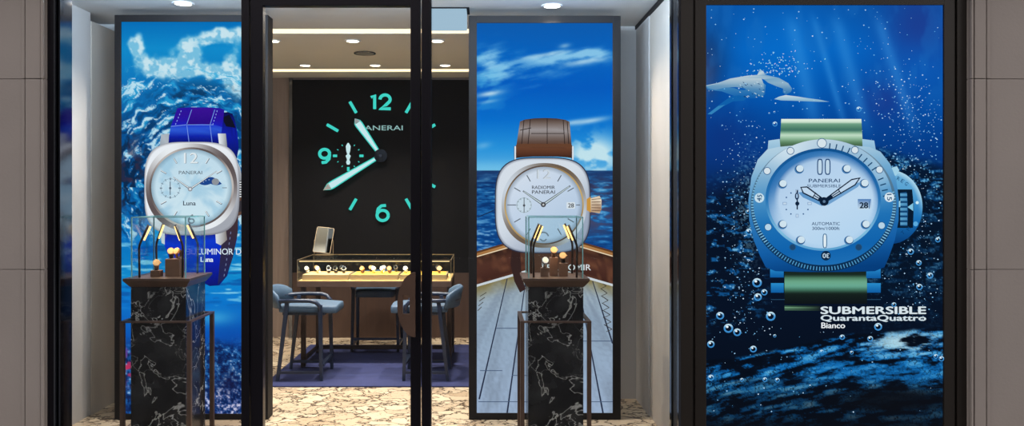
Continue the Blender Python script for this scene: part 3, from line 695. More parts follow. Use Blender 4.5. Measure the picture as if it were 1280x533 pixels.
# dolphin, converted from a 5.925x close view
dz = lambda L: [(880+a/5.925, 70+b/5.925) for a, b in L]
dcol = lambda x,y: mixc(ramp(y,[(88,(196,214,222)),(100,(176,198,210)),(108,(110,156,190)),(120,(24,100,170))]),(60,130,180),.6*sst(.5,.62,fbm(x/5,y/3,3,171)))
S.fan([(882,107),(900,103),(920,98),(945,95),(958,106),(957,118),(945,123),(925,122),(903,114),(886,112)],(925,108),vgrad((96,(120,166,196)),(110,(60,128,182)),(123,(14,92,170))),5)
S.poly(dz([(18,222),(100,200),(200,165),(330,143),(400,138),(420,96),(445,112),(462,138),(560,160),(630,200),(658,240),(650,265),(610,285),(590,268),(592,240),(540,222),(480,196),(450,172),(432,165),(447,205),(450,250),(444,305),(400,298),(352,262),(300,236),(240,228),(160,232),(90,250),(50,240)]), dcol)
S.poly(dz([(525,318),(560,300),(610,288),(700,299),(780,312),(860,322),(935,338),(860,338),(760,334),(650,330),(580,328)]), vgrad((118,(208,222,228)),(126,(130,176,204))))
S.poly(dz([(200,300),(260,290),(330,300),(300,330),(220,335),(150,370),(60,432),(30,430),(110,365)]), (16,96,170)); S.poly(dz([(60,432),(30,430),(110,370),(160,360)]), (50,130,186))
S.line(dz([(0,222)])[0], dz([(130,196)])[0], .8, (170,196,210))
for i in range(26):
    x_, y_ = rnd.uniform(925,955), rnd.uniform(101,121); S.line((x_,y_),(x_+rnd.uniform(1,3),y_+rnd.uniform(.6,1.6)),.8,(20,66,120) if i%2 else (190,210,220), up=False)
S.lay += 1
for i in range(110):
    x_ = rnd.gauss(975,16); y_ = rnd.gauss(84,9)-.1*(x_-975)
    if y_ > 96: continue
    S.line((x_,y_),(x_+rnd.uniform(-2,2.4),y_+rnd.uniform(-1.4,1.4)),rnd.uniform(.5,1.3),(120+rnd.random()*90,190+rnd.random()*40,235), up=False)
S.lay += 1
# bubbles: specks and rings
def speck(x_, y_, r_, c_): S.add([(x_-r_,y_),(x_,y_-r_*.8),(x_+r_,y_),(x_,y_+r_*.8)], [(0,1,2,3)], c_, up=False)
for i in range(1150):
    k = rnd.random()
    if k < .16: x_, y_ = rnd.uniform(885,1178), rnd.uniform(10,160)
    elif k < .45: x_, y_ = rnd.gauss(1145,26), rnd.gauss(150,34)
    elif k < .66: x_, y_ = rnd.gauss(1140,24), rnd.uniform(190,400)
    elif k < .92: x_, y_ = rnd.gauss(930,20), rnd.uniform(150,420)
    else: x_, y_ = rnd.uniform(885,1178), rnd.uniform(340,520)
    if not (885 < x_ < 1178): continue
    r_ = rnd.choice((.4,.5,.6,.8,1.1)); v_ = rnd.random(); speck(x_, y_, r_, (90+v_*120,170+v_*60,225+v_*25))
S.lay += 1
for (x_, y_, r_) in ((969.5,155,3.2),(1074.5,136.5,3.4),(947,354,6),(948,372,5),(956,366,4),(964,396,6),(911,411,6),(922,416,5),(889,431,4.6),(889,473,4),(942,437,4.4),(972,476,3),(1139,315,4),(1149,329,3.6),(1163,345,4),(1098,409,5),(1053,422,3.4),(1088,424,3.6),(1170,446,3),(1180-3,449,3.4),(971,334,6),(936,290,4),(1112,301,4),(1131,277,5),(1027,440,2.6),(956,475,3),(900,395,5),(1149,359,4),(1172,300,3.4),(935,265,2.6),(1117,381,3),(927,475,2.4),(968,420,2),(1064,441,2.4),(967.5,140.5,1.4),(961,142,1.2)):
    S.ring(x_, y_, (r_*.62,r_*.6), (r_,r_*.95), lambda x,y: mixc(np.tile(np.array((60,140,205.)),(len(x),1)),(210,236,246),sst(-.2,1,(y_-y)/r_)), 20)
    S.disc(x_-r_*.25, y_-r_*.3, r_*.28, r_*.25, (236,248,252), 8)
# strap and lugs
S.band([(976,149),(1076,149)],[(974,184),(1078,184)], vgrad((149,(226,240,224)),(153,(206,226,206)),(155,(110,160,132)),(159,(86,136,112)),(163,(60,110,96)),(166,(130,176,146)),(169,(196,222,200)),(173,(150,190,160)),(179,(84,124,90)),(184,(66,90,70))), 24)
S.poly([(960,176),(974,174),(976,196),(958,200)], vgrad((174,(170,206,226)),(196,(120,170,206)))); S.poly([(1077,174),(1092,176),(1096,200),(1078,194)], vgrad((174,(160,200,224)),(196,(110,164,204))))
S.band([(980,334),(1083,334)],[(980,380),(1083,380)], vgrad((334,(16,22,24)),(344,(26,44,36)),(347,(70,116,90)),(352,(106,166,136)),(358,(104,168,146)),(363,(60,106,86)),(367,(22,34,30)),(380,(14,20,24))), 24)
for (a_,b_,c_,d_) in ((962,979,335,347),(963,979,354,366),(1082,1100,334,348),(1083,1100,354,366)): S.band([(a_,c_),(b_,c_)],[(a_,d_),(b_,d_)], vgrad((c_,(40,140,204)),(d_,(14,90,160))),2)
for i,c_ in ((0,(50,84,66)),(1.6,(110,156,120)),(4,(70,106,84))): S.poly([(980,382+i),(1024,382.5+i),(1024,384.5+i),(980,384+i)], hgrad((980,c_),(1024,(24,34,36))))
S.line((963,374.5),(980,374.5),.7,(40,80,110)); S.line((1083,374.5),(1100,374.5),.7,(40,80,110))
# crown guard
S.ring(1112,259,(4,4),(40,46), lambda x,y: mixc(ramp(y,[(213,(110,176,216)),(240,(84,160,210)),(275,(24,110,180)),(305,(8,60,120))]),(190,226,240),.8*sst(.90,1.0,np.hypot((x-1112)/40,(y-259)/46))*sst(275,240,y)), 40, 6, 2, 2, -PI/2, PI/2)
S.poly([(1113,210),(1120,208),(1123,213),(1119,220),(1114,219)], (160,208,230))
S.poly([(1119,237),(1139,237),(1141,258),(1140,285),(1119,285)], (8,26,46))
S.poly([(1124,241),(1132,240),(1134,260),(1133,283),(1124,283)], (20,70,116))
for i in range(7): S.band([(1124,242+6*i),(1132.5,242+6*i)],[(1124,245.4+6*i),(1132.8,245.4+6*i)], hgrad((1124,(90,160,200)),(1129,(214,240,248)),(1133,(60,130,180))))
S.poly([(1119,253),(1124,251),(1124,259),(1119,259)], (150,206,230)); S.poly([(1133,259),(1140,254),(1140,264)], (130,196,226))
S.disc(1145,253.5,2,2,(206,236,244),14); S.disc(1143,280,3,3,(90,170,220),16)
for ch, x_, y_, r_ in (('R',1121.5,223.5,.35),('E',1126.5,226.5,.55),('G',1131.5,230,.75)): S.text(ch, x_-1.7,x_+1.7,y_+2.3,y_-2.3,(14,60,110),0,r_)
for ch, x_, y_, r_ in (('T',1127,291,-.7),('M',1134,286,-.95)): S.text(ch, x_-2,x_+2,y_+2.3,y_-2.3,(10,60,110),0,r_)
# case, bezel, dial
S.fan([(958,187),(946,200),(938,222),(934.5,250),(935.5,276),(941,300),(949,320),(956,334),(968,339),(1000,340),(1060,340),(1092,339),(1104,334),(1110,320),(1117,300),(1121.5,276),(1122,250),(1118.5,224),(1111,205),(1099,190),(1085,184),(1050,181),(1005,181),(972,184)], (1028,262), lambda x,y: ramp(y+.12*(x-1028),[(182,(176,206,224)),(225,(98,160,204)),(262,(48,122,184)),(310,(18,92,164)),(341,(6,60,122))]), 8)
S.ring(1028,257,(82,74),(91,82.5), lambda x,y: mixc(ramp(y,[(175,(190,214,228)),(240,(110,164,200)),(300,(24,80,130)),(340,(12,50,90))]),(8,24,44),.35), 96, 2)
for i in range(90):
    a = PI*(-.05+1.25*i/90); a = PI*1.12-a; x_, y_ = 1028+90.2*math.cos(a), 257+81.4*math.sin(a)
    S.line((x_,y_),(1028+85*math.cos(a),257+76.6*math.sin(a)),1.15,(130,196,230) if math.sin(a) < .6 else (80,156,204), up=False)
S.lay += 1
S.ring(1027.5,253,(66,59),(87,78.5), lambda x,y: mixc(ramp(y+.10*(x-1028),[(174,(186,208,224)),(205,(140,182,212)),(240,(78,146,196)),(275,(30,112,180)),(310,(16,98,172)),(332,(30,110,180))]),(214,232,242),.7*np.clip(blob(x,y,985,190,30,22)+.6*blob(x,y,1100,215,16,26),0,1)), 96, 6)
S.ring(1027.5,249.5,(66,58.5),(72,64), lambda x,y: ramp(y,[(186,(16,80,140)),(215,(26,96,160)),(250,(40,116,180)),(290,(130,190,222)),(312,(90,160,206))]), 96, 2)
S.disc(1027.5,249.8,68.4,60.8, lambda x,y: mixc(ramp((x-960)*.35+(y-188)*.65,[(0,(150,188,222)),(35,(178,206,234)),(75,(188,216,240)),(120,(176,210,238))]),(34,104,172),.95*sst(.78,1.08,((x-1030.5)/66)**2+((y-254.5)/60)**2)*(.25+.75*sst(285,225,y))), 80, 10)
# bezel marks
for i in range(1,15):
    a = math.radians(90-6*i*1.0)
    if i % 5 == 0: continue
    l0 = 73; S.line((1027.5+74.5*math.cos(a),252.5-66.5*math.sin(a)),(1027.5+82*math.cos(a),252.5-73.5*math.sin(a)),1.5,(24,70,110))
for (x_,y_,r_,c_) in ((1025.6,179.4,5.4,0),(986.5,189,4,0),(957.4,214,4,0),(958.6,284,4,1),(989,309,3.4,2),(1066.5,188,4,0),(1097,212.5,4,0),(1099.6,282,4,1),(1071,309,3.6,2)):
    S.disc(x_,y_,r_+.8,r_+.8,(30,90,140)); S.disc(x_,y_,r_,r_,[(212,226,234),(180,210,230),(30,70,110)][c_])
for (x_,y_,t_,rot,c_,k_) in ((947.5,247.6,'45',-1.45,(196,222,236),(30,80,120)),(1109,246.7,'15',1.5,(214,230,240),(30,80,120)),(1030,319.5,'30',PI,(12,40,70),(190,214,230))):
    S.disc(x_,y_,6,6,c_,24); S.text(t_, x_-4,x_+4,y_+2.9,y_-2.9,k_,.01,rot)
# dial marks
for (x_,y_) in ((997.6,211),(976.6,229.6),(976.6,280),(999,299.5),(1056,211),(1078,229),(1079.5,280),(1058.7,299.5)):
    S.disc(x_-.9,y_+.9,5.9,5.7,(70,126,180),20); S.disc(x_-.4,y_+.4,5.1,4.9,(26,66,112),20); S.disc(x_,y_,4.5,4.3,(206,226,238),20); 
for x_ in (1022,1031.5): S.ring(x_,209,(2.3,8.6),(3.6,10),(30,72,120),20,1,4); S.disc(x_,209,2.3,8.6,(190,214,232),16,1,4)
S.ring(1028,301,(1.6,8),(2.8,9),(60,110,150),20,1,4); S.disc(1028,301,1.6,8,(226,238,244),16,1,4)
tk = (30,64,104)
S.text('PANERAI',1008,1046.5,228.4,223.8,tk,.004); S.text('SUBMERSIBLE',1006,1048,234.6,230.8,tk,.0); S.text('AUTOMATIC',1011.5,1046.5,281.6,277.6,tk,.002); S.text('300m/1000ft',1012,1046,287.4,283.4,tk,.002)
S.band([(1068.5,249),(1085,249)],[(1068.5,262),(1085,262)], vgrad((249,(70,120,180)),(252,(120,170,214)),(262,(196,220,236)))); S.text('28',1071,1081,260.4,253.2,(20,40,60),.02); S.line((1082.6,251),(1082.6,261),1,(60,110,160))
# subdial and hands
for i in range(12):
    a = i*PI/6; x_, y_ = 993+15.5*math.sin(a), 254.5-15*math.cos(a)
    if i % 3: S.disc(x_,y_,1,1,(50,90,140),8)
    else: S.line((993+13*math.sin(a),254.5-13*math.cos(a)),(993+18*math.sin(a),254.5-17.5*math.cos(a)),3.4,(120,150,190)); S.line((993+13.6*math.sin(a),254.5-13.6*math.cos(a)),(993+17.4*math.sin(a),254.5-17*math.cos(a)),2.2,(196,218,236))
S.line((993,238),(993,262),1.6,(14,34,60)); S.disc(992.6,245.5,2.6,4.5,(20,46,80),16); S.disc(992.6,245.2,1.2,2.8,(160,190,220),12); S.disc(993,254.6,2.6,2.6,(14,34,60),14)
def hand(tip, w):
    bx, by = 1026, 252; dx, dy = tip[0]-bx, tip[1]-by; l = math.hypot(dx,dy); ux, uy = dx/l, dy/l; nx, ny = -uy, ux
    def P(t, o): return (bx+ux*l*t+nx*o, by+uy*l*t+ny*o)
    S.poly([P(.0,w*.5),P(.8,w),P(1,0),P(.8,-w),P(0,-w*.5)], (40,90,150) if w > 9 else (12,30,54))
    S.poly([P(.22,w*.32),P(.79,w*.68),P(.94,0),P(.79,-w*.68),P(.22,-w*.32)], (190,214,236)); S.line(P(.42,w*.8),P(.42,-w*.8),1.1,(12,30,54)); S.line(P(0,0),P(.42,0),1.2,(12,30,54))
S.poly([(1024,258),(1000,247),(994,241),(1000,240),(1024,252)],(96,150,200)); S.poly([(1030,257),(1068,234),(1072,228),(1060,230),(1030,250)],(110,160,206))
hand((996.5,234),5.2); hand((1071.5,222),4.6)
S.disc(1026,252,5.6,5.4,(12,30,54),24); S.disc(1026,252,1.8,1.8,(90,120,150),12)
S.build('watch_picture', p3)
S = Sheet(s3, yp-.024)
S.text('SUBMERSIBLE',1025.3,1156,392.4,383.4,(214,228,234),.022); S.text('QuarantaQuattro',1025.3,1156,402.2,393.9,(208,224,232),.018); S.text('Bianco',1025.8,1055,410.2,403.2,(230,236,240),.012)
S.build('lettering', p3)

# =================================================================== WALL CLOCK
sc = F/(Y_BK-.05); Yc = Y_BK-.05; cX, cZ = WX(476.5,sc), WZ(195,sc)
ck = thing('wall_clock', 'giant wall clock with luminous teal numerals on dark wall panel', 'clock', (cX, Yc, cZ))
def cpart(name, bm, m, smooth=False): return obj(name, bm, m, ck, smooth)
U = 1/sc
def text_solid(bm, s_, x0, x1, z0, z1, ya, yb, bold=0):
    V, Fs = text_geo(s_, bold)
    me = bpy.data.meshes.new('t'); me.from_pydata([(x0+u*(x1-x0), ya, z0+v*(z1-z0)) for u, v in V], [], Fs)
    b2 = bmesh.new(); b2.from_mesh(me); bpy.data.meshes.remove(me); bmesh.ops.remove_doubles(b2, verts=b2.verts, dist=1e-6)
    r = bmesh.ops.extrude_face_region(b2, geom=list(b2.faces))
    bmesh.ops.translate(b2, verts=[e for e in r['geom'] if isinstance(e, bmesh.types.BMVert)], vec=(0, yb-ya, 0))
    m2 = bpy.data.meshes.new('t2'); b2.to_mesh(m2); b2.free(); bm.from_mesh(m2); bpy.data.meshes.remove(m2); return bm
def arc_pts(cx, cz, rx, rz, a0, a1, n=16): return [(cx+rx*math.cos(a0+(a1-a0)*i/n), -.012, cz+rz*math.sin(a0+(a1-a0)*i/n)) for i in range(n+1)]
tr = 2.0*U
# rounded numerals made from tubes, like the stencilled luminous figures
bm = bmesh.new()
tube(bm, [(-12.5*U,-.012,73*U),(-8*U,-.012,76*U),(-8*U,-.012,58.5*U)], tr, 10)
tube(bm, arc_pts(5*U, 70.5*U, 6.3*U, 5.6*U, PI, -.15*PI, 14)+[(6*U,-.012,63.5*U),(-1.8*U,-.012,58.8*U),(12*U,-.012,58.8*U)], tr, 10)
cpart('numeral', bm, 'teal', True)['label'] = 'luminous numeral 12'
bm = bmesh.new(); tube(bm, arc_pts(2*U, -74.5*U, 7*U, 6.4*U, 0, 2*PI, 24), tr, 10); tube(bm, [(-4.8*U,-.012,-71*U),(-3.5*U,-.012,-66*U),(.5*U,-.012,-62.5*U),(6*U,-.012,-62*U)], tr, 10); cpart('numeral', bm, 'teal', True)['label'] = 'luminous numeral 6'
bm = bmesh.new(); tube(bm, arc_pts(-70.5*U, 2.5*U, 6.2*U, 5.6*U, 0, 2*PI, 24), tr, 10); tube(bm, [(-64.4*U,-.012,1*U),(-65*U,-.012,-4*U),(-69*U,-.012,-8*U),(-74*U,-.012,-8.5*U)], tr, 10); cpart('numeral', bm, 'teal', True)['label'] = 'luminous numeral 9'
for hh in (1,2,4,5,7,8,10,11):
    a = hh*PI/6; bm = bmesh.new(); ra, rb = (62*U, 78*U)
    tube(bm, [(math.sin(a)*r_,-.010,math.cos(a)*r_) for r_ in (ra, (ra+rb)/2, rb)], 1.9*U, 8); cpart('hour_marker', bm, 'teal', True)
def chand(name, tip, w, y):
    bm = bmesh.new(); L_ = math.hypot(*tip); ux, uz = tip[0]/L_, tip[1]/L_; nx, nz = -uz, ux
    def P(t, o): return (ux*L_*t+nx*o, uz*L_*t+nz*o)
    pts = [P(-.02,w*.45),P(.84,w),P(.9,w*.9),P(1,0),P(.9,-w*.9),P(.84,-w),P(-.02,-w*.45)]
    prism(bm, pts, y-.008, y); h_ = cpart(name, bm, 'teal')
    bm = bmesh.new(); pts = [P(.06,w*.22),P(.82,w*.72),P(.88,w*.7),P(.88,-w*.7),P(.82,-w*.72),P(.06,-w*.22)]
    prism(bm, pts, y-.011, y-.0085); o = obj('luminous_inlay', bm, 'white_lume', h_)
    bm = bmesh.new(); pts = [P(.885,w*.85),P(1.0,0),P(.885,-w*.85)]; prism(bm, pts, y-.012, y-.0085); obj('tip', bm, 'silver', h_)
chand('hour_hand', (-32.5*U, 46.5*U), 5.0*U, -.03); chand('minute_hand', (-71.5*U, -43*U), 5.0*U, -.045)
bm = bmesh.new(); cyl(bm, (0,0,0), (0,-.065,0), 8.2*U, 8.2*U, 32); cyl(bm, (0,-.06,0), (0,-.068,0), 5*U, 4.6*U, 24); cpart('hub', bm, 'steel', False)
bm = bmesh.new(); cyl(bm, (0,-.068,0), (0,-.074,0), 2*U, 1.6*U, 16); cpart('hub_cap', bm, 'navy_wood')
bm = bmesh.new(); cyl(bm, (-41*U,-.001,0), (-41*U,-.005,0), 20*U, 20*U, 40); sub = cpart('small_seconds_dial', bm, 'panel')
for i in range(12):
    a = i*PI/6; r0, r1, w = (14.2*U, 16*U, .5*U) if i % 3 else (14*U, 19*U, 1.6*U)
    if i in (0,): continue
    bm = bmesh.new(); cyl(bm, (-41*U+math.sin(a)*r0,-.008,math.cos(a)*r0), (-41*U+math.sin(a)*r1,-.008,math.cos(a)*r1), w, w, 8); obj('second_marker', bm, 'teal', sub)
bm = bmesh.new(); tube(bm, [(-41*U,-.014,16*U),(-41*U,-.014,12*U),(-41*U,-.014,6*U),(-41*U,-.014,2*U),(-41*U,-.014,0),(-41*U,-.014,-5*U),(-41*U,-.014,-8*U),(-41*U,-.014,-11*U)], [.8*U,3*U,2.4*U,1.2*U,3.2*U,1.4*U,2.6*U,1.6*U], 12); obj('seconds_hand', bm, 'white_lume', sub, True)
bm = bmesh.new(); text_solid(bm, 'PANERAI', -27*U, 27*U, 32*U, 38*U, -.004, -.001, .006); cpart('lettering', bm, 'pale_lume')

# =================================================================== CEILING FITTINGS
def downlight(px, py, label, grp, r=.062):
    s_ = (CY-py)/(ZC-EYE); X, Y_ = WX(px, s_), D(s_)
    t = thing('downlight', label, 'light', (X, Y_, ZC), 0, grp)
    bm = bmesh.new(); n = 32
    for (ra, za, rb, zb) in ((r*1.28,0,r*1.24,-.008),(r*1.24,-.008,r,-.008),(r,-.008,r*.94,-.002)):
        va = [bm.verts.new((ra*math.cos(2*PI*k/n), ra*math.sin(2*PI*k/n), za)) for k in range(n)]; vb = [bm.verts.new((rb*math.cos(2*PI*k/n), rb*math.sin(2*PI*k/n), zb)) for k in range(n)]
        for k in range(n): bm.faces.new((va[k], va[(k+1)%n], vb[(k+1)%n], vb[k]))
    obj('trim_ring', bm, 'ceiling', t, True)
    bm = bmesh.new(); cyl(bm, (0,0,-.0055), (0,0,-.0015), r*.95, r*.95, 28); obj('lens', bm, 'lamp', t)
    return (X, Y_)
def spot(x, y, z, e, size, col=(1,.84,.66), blend=.5, aim=None, rad=.05):
    l = bpy.data.lights.new('lamp_beam', 'SPOT'); l.energy = e; l.spot_size = size; l.spot_blend = blend; l.color = col; l.shadow_soft_size = rad
    o = bpy.data.objects.new('lamp_beam', l); C.objects.link(o); o.location = (x, y, z)
    if aim is not None: o.rotation_euler = (Vector(aim)-Vector((x,y,z))).to_track_quat('-Z','Y').to_euler()
    return o
for (px, py, lab) in ((229,4,'recessed ceiling downlight above the blue wave poster'),(402,6,'recessed ceiling downlight half hidden by the door head'),(690,7,'recessed ceiling downlight above the ship deck poster')):
    X, Y_ = downlight(px, py, lab, 'downlights over the shop window')
    spot(X, Y_-.02, ZC-.02, 165, 2.4, (1,.88,.76), blend=.8, aim=(X, Y_-.55, 0))
for r_i, (py, xs_) in enumerate(((51,(341,441,546.5)),(81.5,(381.5,469,556.5)))):
    for k_, px in enumerate(xs_):
        lab = ['%s of three warm downlights in the nearer row inside the shop', '%s of three warm downlights in the row nearest the dark back wall'][r_i] % ['leftmost','middle','rightmost'][k_]
        X, Y_ = downlight(px, py, lab, 'downlights inside the shop', .058 if r_i == 0 else .056)
        spot(X, Y_, ZC-.02, 280 if r_i == 0 else 130, 1.8, (1,.90,.78), .8)
s_ = (CY-66)/(ZC-EYE)
t = thing('ceiling_speaker', 'round grey speaker grille set in the shop ceiling', 'speaker', (WX(456,s_), D(s_), ZC))
bm = bmesh.new(); cyl(bm, (0,0,-.012), (0,0,-.001), .088, .100, 40); obj('grille', bm, 'grille', t)
bm = bmesh.new(); tube(bm, [(.103*math.cos(2*PI*k/40), .103*math.sin(2*PI*k/40), -.006) for k in range(41)], .006, 8); obj('rim', bm, 'steel', t, True)
# box with an even pale blue glow set below the ceiling
s_ = 166
t = thing('ceiling_box', 'pale blue glowing box hung under the ceiling beside the ship deck poster', 'light', (WX(560,s_), D(s_), ZC))
hw = .14; Zt, Zb = -.004, WZ(32,s_)-ZC
bm = bmesh.new(); box(bm, -hw, hw, 0, .2, Zb, Zt-.004, .004); obj('box_body', bm, 'bluebox', t)
bm = bmesh.new(); box(bm, -hw-.015, hw+.02, -.015, .215, Zt-.002, -.001); obj('top_plate', bm, 'panel', t)

# =================================================================== RUG, TABLE, STOOLS
o = obj('rug', B(-1.97, .55, D(141), 9.07, .001, .013, .004), 'rug'); tag(o, 'navy blue rectangular rug under the stools and showcase table', 'rug')
RZ = .0135
def footflat(bm):
    for v in bm.verts:
        if v.co.z < .05: v.co.z = .0005
def make_stool():
    t = thing('bar_stool', 'x', 'stool', (0,0,0), 0, 'blue leather stools round the showcase table')
    # seat cushion
    bm = bmesh.new(); box(bm, -.20, .33, -.23, .23, .615, .685, .03); bmesh.ops.subdivide_edges(bm, edges=bm.edges[:], cuts=1)
    for v in bm.verts:
        if v.co.z > .64: v.co.z += .012*(1-(v.co.y/.23)**2)
        if v.co.x > .1: v.co.y *= 1-.18*((v.co.x-.1)/.23)**2
        if v.co.x > .28: v.co.z -= .012
    obj('seat', bm, 'navy_seat', t, True)
    # curved low backrest shell
    bm = bmesh.new(); rows = []
    for (y_, th) in [(-.24,0)]+[(None,i) for i in range(13)]+[(.24,0)]:
        pass
    n = 16; secs = []
    for i in range(n+1):
        a = -1.25+2.5*i/n; cxr = -.265+.13*(1-math.cos(a))*1.15; cyr = .245*math.sin(a)/math.sin(1.25)
        hh = 1-.35*abs(a/1.25)**3; z0, z1 = .66, .66+.185*hh; ox = -math.cos(a); oy = math.sin(a)
        lean = -.035*hh
        secs.append([(cxr,cyr,z0),(cxr+lean,cyr,z1-.015),(cxr+lean+ox*.018,cyr+oy*.018,z1),(cxr+lean+ox*.036,cyr+oy*.036,z1-.015),(cxr+ox*.036,cyr+oy*.036,z0)])
    vv = [[bm.verts.new(p) for p in r_] for r_ in secs]
    for i in range(n):
        for k in range(5): bm.faces.new((vv[i][k], vv[i][(k+1)%5], vv[i+1][(k+1)%5], vv[i+1][k]))
    bm.faces.new(vv[0]); bm.faces.new(vv[-1][::-1]); obj('backrest', bm, 'navy_seat', t, True)
    # wrap round arm rail
    pts = []
    pts += [(.185,-.235,.63),(.18,-.245,.68),(.15,-.255,.715),(.10,-.262,.73),(-.02,-.268,.732),(-.12,-.265,.73)]
    for i in range(9):
        a = -PI/2+.18-(PI-.36)*i/8; pts.append((-.15+.15*math.cos(a)*1.0, .262*math.sin(a), .727))
    pts += [(-.12,.265,.73),(-.02,.268,.732),(.10,.262,.73),(.15,.255,.715),(.18,.245,.68),(.185,.235,.63)]
    bm = bmesh.new(); tube(bm, pts, .019, 10); obj('arm_rail', bm, 'navy_wood', t, True)
    for sy in (-1, 1):
        bm = bmesh.new(); bar(bm, (.185,sy*.235,.69), (.20,sy*.25,0), .036, .028); footflat(bm); obj('leg', bm, 'navy_wood', t)
        bm = bmesh.new(); bar(bm, (-.115,sy*.235,.72), (-.20,sy*.25,0), .036, .028); footflat(bm); obj('leg', bm, 'navy_wood', t)
        bm = bmesh.new(); bar(bm, (-.19,sy*.249,.075), (.197,sy*.249,.075), .022, h0=.034); obj('stretcher', bm, 'navy_wood', t)
    bm = bmesh.new(); bar(bm, (.195,-.235,.14), (.195,.235,.14), .022, h0=.05, up=(1,0,0)); obj('footrest', bm, 'navy_wood', t)
    bm = bmesh.new(); bar(bm, (-.165,-.24,.30), (-.165,.24,.30), .02, h0=.03, up=(1,0,0)); bm.free()
    bm = bmesh.new(); box(bm, -.17, .22, -.2, .2, .59, .617, .006); obj('seat_frame', bm, 'navy_wood', t)
    return t
st1 = make_stool(); st1.location = (-1.68, 7.535, RZ); st1['label'] = 'blue leather bar stool at the left end of the table, facing right'
st2 = copy_tree(st1); st2.location = (-.53, 7.535, RZ); st2.rotation_euler.z = PI; st2['label'] = 'blue leather bar stool at the right end of the table, behind the door handle'
st3 = copy_tree(st1); st3.location = (-1.175, 8.83, RZ); st3.rotation_euler.z = -PI/2; st3['label'] = 'blue leather bar stool at the far side under the table, before the brown wall'

TX0, TX1, TY0, TY1 = -1.84, -.32, 7.87, 8.63
tb = thing('showcase_table', 'long bronze framed display table with a glass showcase top', 'table', ((TX0+TX1)/2, (TY0+TY1)/2, RZ))
def tp(name, bm, m, par=None, smooth=False):
    o = obj(name, bm, m, par or tb, smooth)
    if par is None: o.matrix_parent_inverse = Matrix.Translation(-tb.location)
    return o
tp('apron', B(TX0, TX1, TY0, TY1, .80, .857, .004), 'bronze')
for x_ in (TX0+.06, TX1-.02):
    for y_ in (TY0+.03, TY1-.03):
        tp('leg', B(x_-.025, x_+.02, y_-.02, y_+.02, RZ+.0005, .80, .003), 'bronze_dk')
bm = bmesh.new(); box(bm, TX0+.08, TX1-.045, TY1-.085, TY1-.055, .06, .10); box(bm, TX0+.045, TX0+.07, TY0+.05, TY1-.05, .06, .10); box(bm, TX1-.035, TX1-.01, TY0+.05, TY1-.05, .06, .10); tp('stretcher', bm, 'bronze_dk')
ZG0, ZG1 = .858, 1.068
bm = bmesh.new(); g = .006
box(bm, TX0, TX1, TY0, TY0+g, ZG0, ZG1-g); box(bm, TX0, TX1, TY1-g, TY1, ZG0, ZG1-g); box(bm, TX0, TX0+g, TY0+g, TY1-g, ZG0, ZG1-g); box(bm, TX1-g, TX1, TY0+g, TY1-g, ZG0, ZG1-g); box(bm, TX0, TX1, TY0, TY1, ZG1-g, ZG1)
tp('glass_case', bm, 'vglass')
bm = bmesh.new(); e = .004
for x_ in (TX0, TX1-.008):
    for y_ in (TY0, TY1-.008): box(bm, x_+.001, x_+.006, y_+.001, y_+.006, ZG0, ZG1)
for y_ in (TY0-.001, TY1-.009): box(bm, TX0, TX1, y_, y_+.008, ZG1-.003, ZG1+.002)
for x_ in (TX0-.001, TX1-.009): box(bm, x_, x_+.008, TY0, TY1, ZG1-.003, ZG1+.002)
tp('edge_trim', bm, 'brass')
tp('case_floor', B(TX0+.01, TX1-.01, TY0+.01, TY1-.01, .858, .864), 'pad2')
tp('light_strip', B(TX0+.02, TX1-.02, TY0+.010, TY0+.018, ZG1-.018, ZG1-.011), 'led')
l = bpy.data.lights.new('case_light', 'AREA'); l.shape = 'RECTANGLE'; l.size = 1.45; l.size_y = .02; l.energy = 5; l.color = (1,.78,.42)
o = bpy.data.objects.new('case_light', l); C.objects.link(o); o.location = ((TX0+TX1)/2, TY0+.03, ZG1-.026); o.rotation_euler = (math.radians(28), 0, 0)

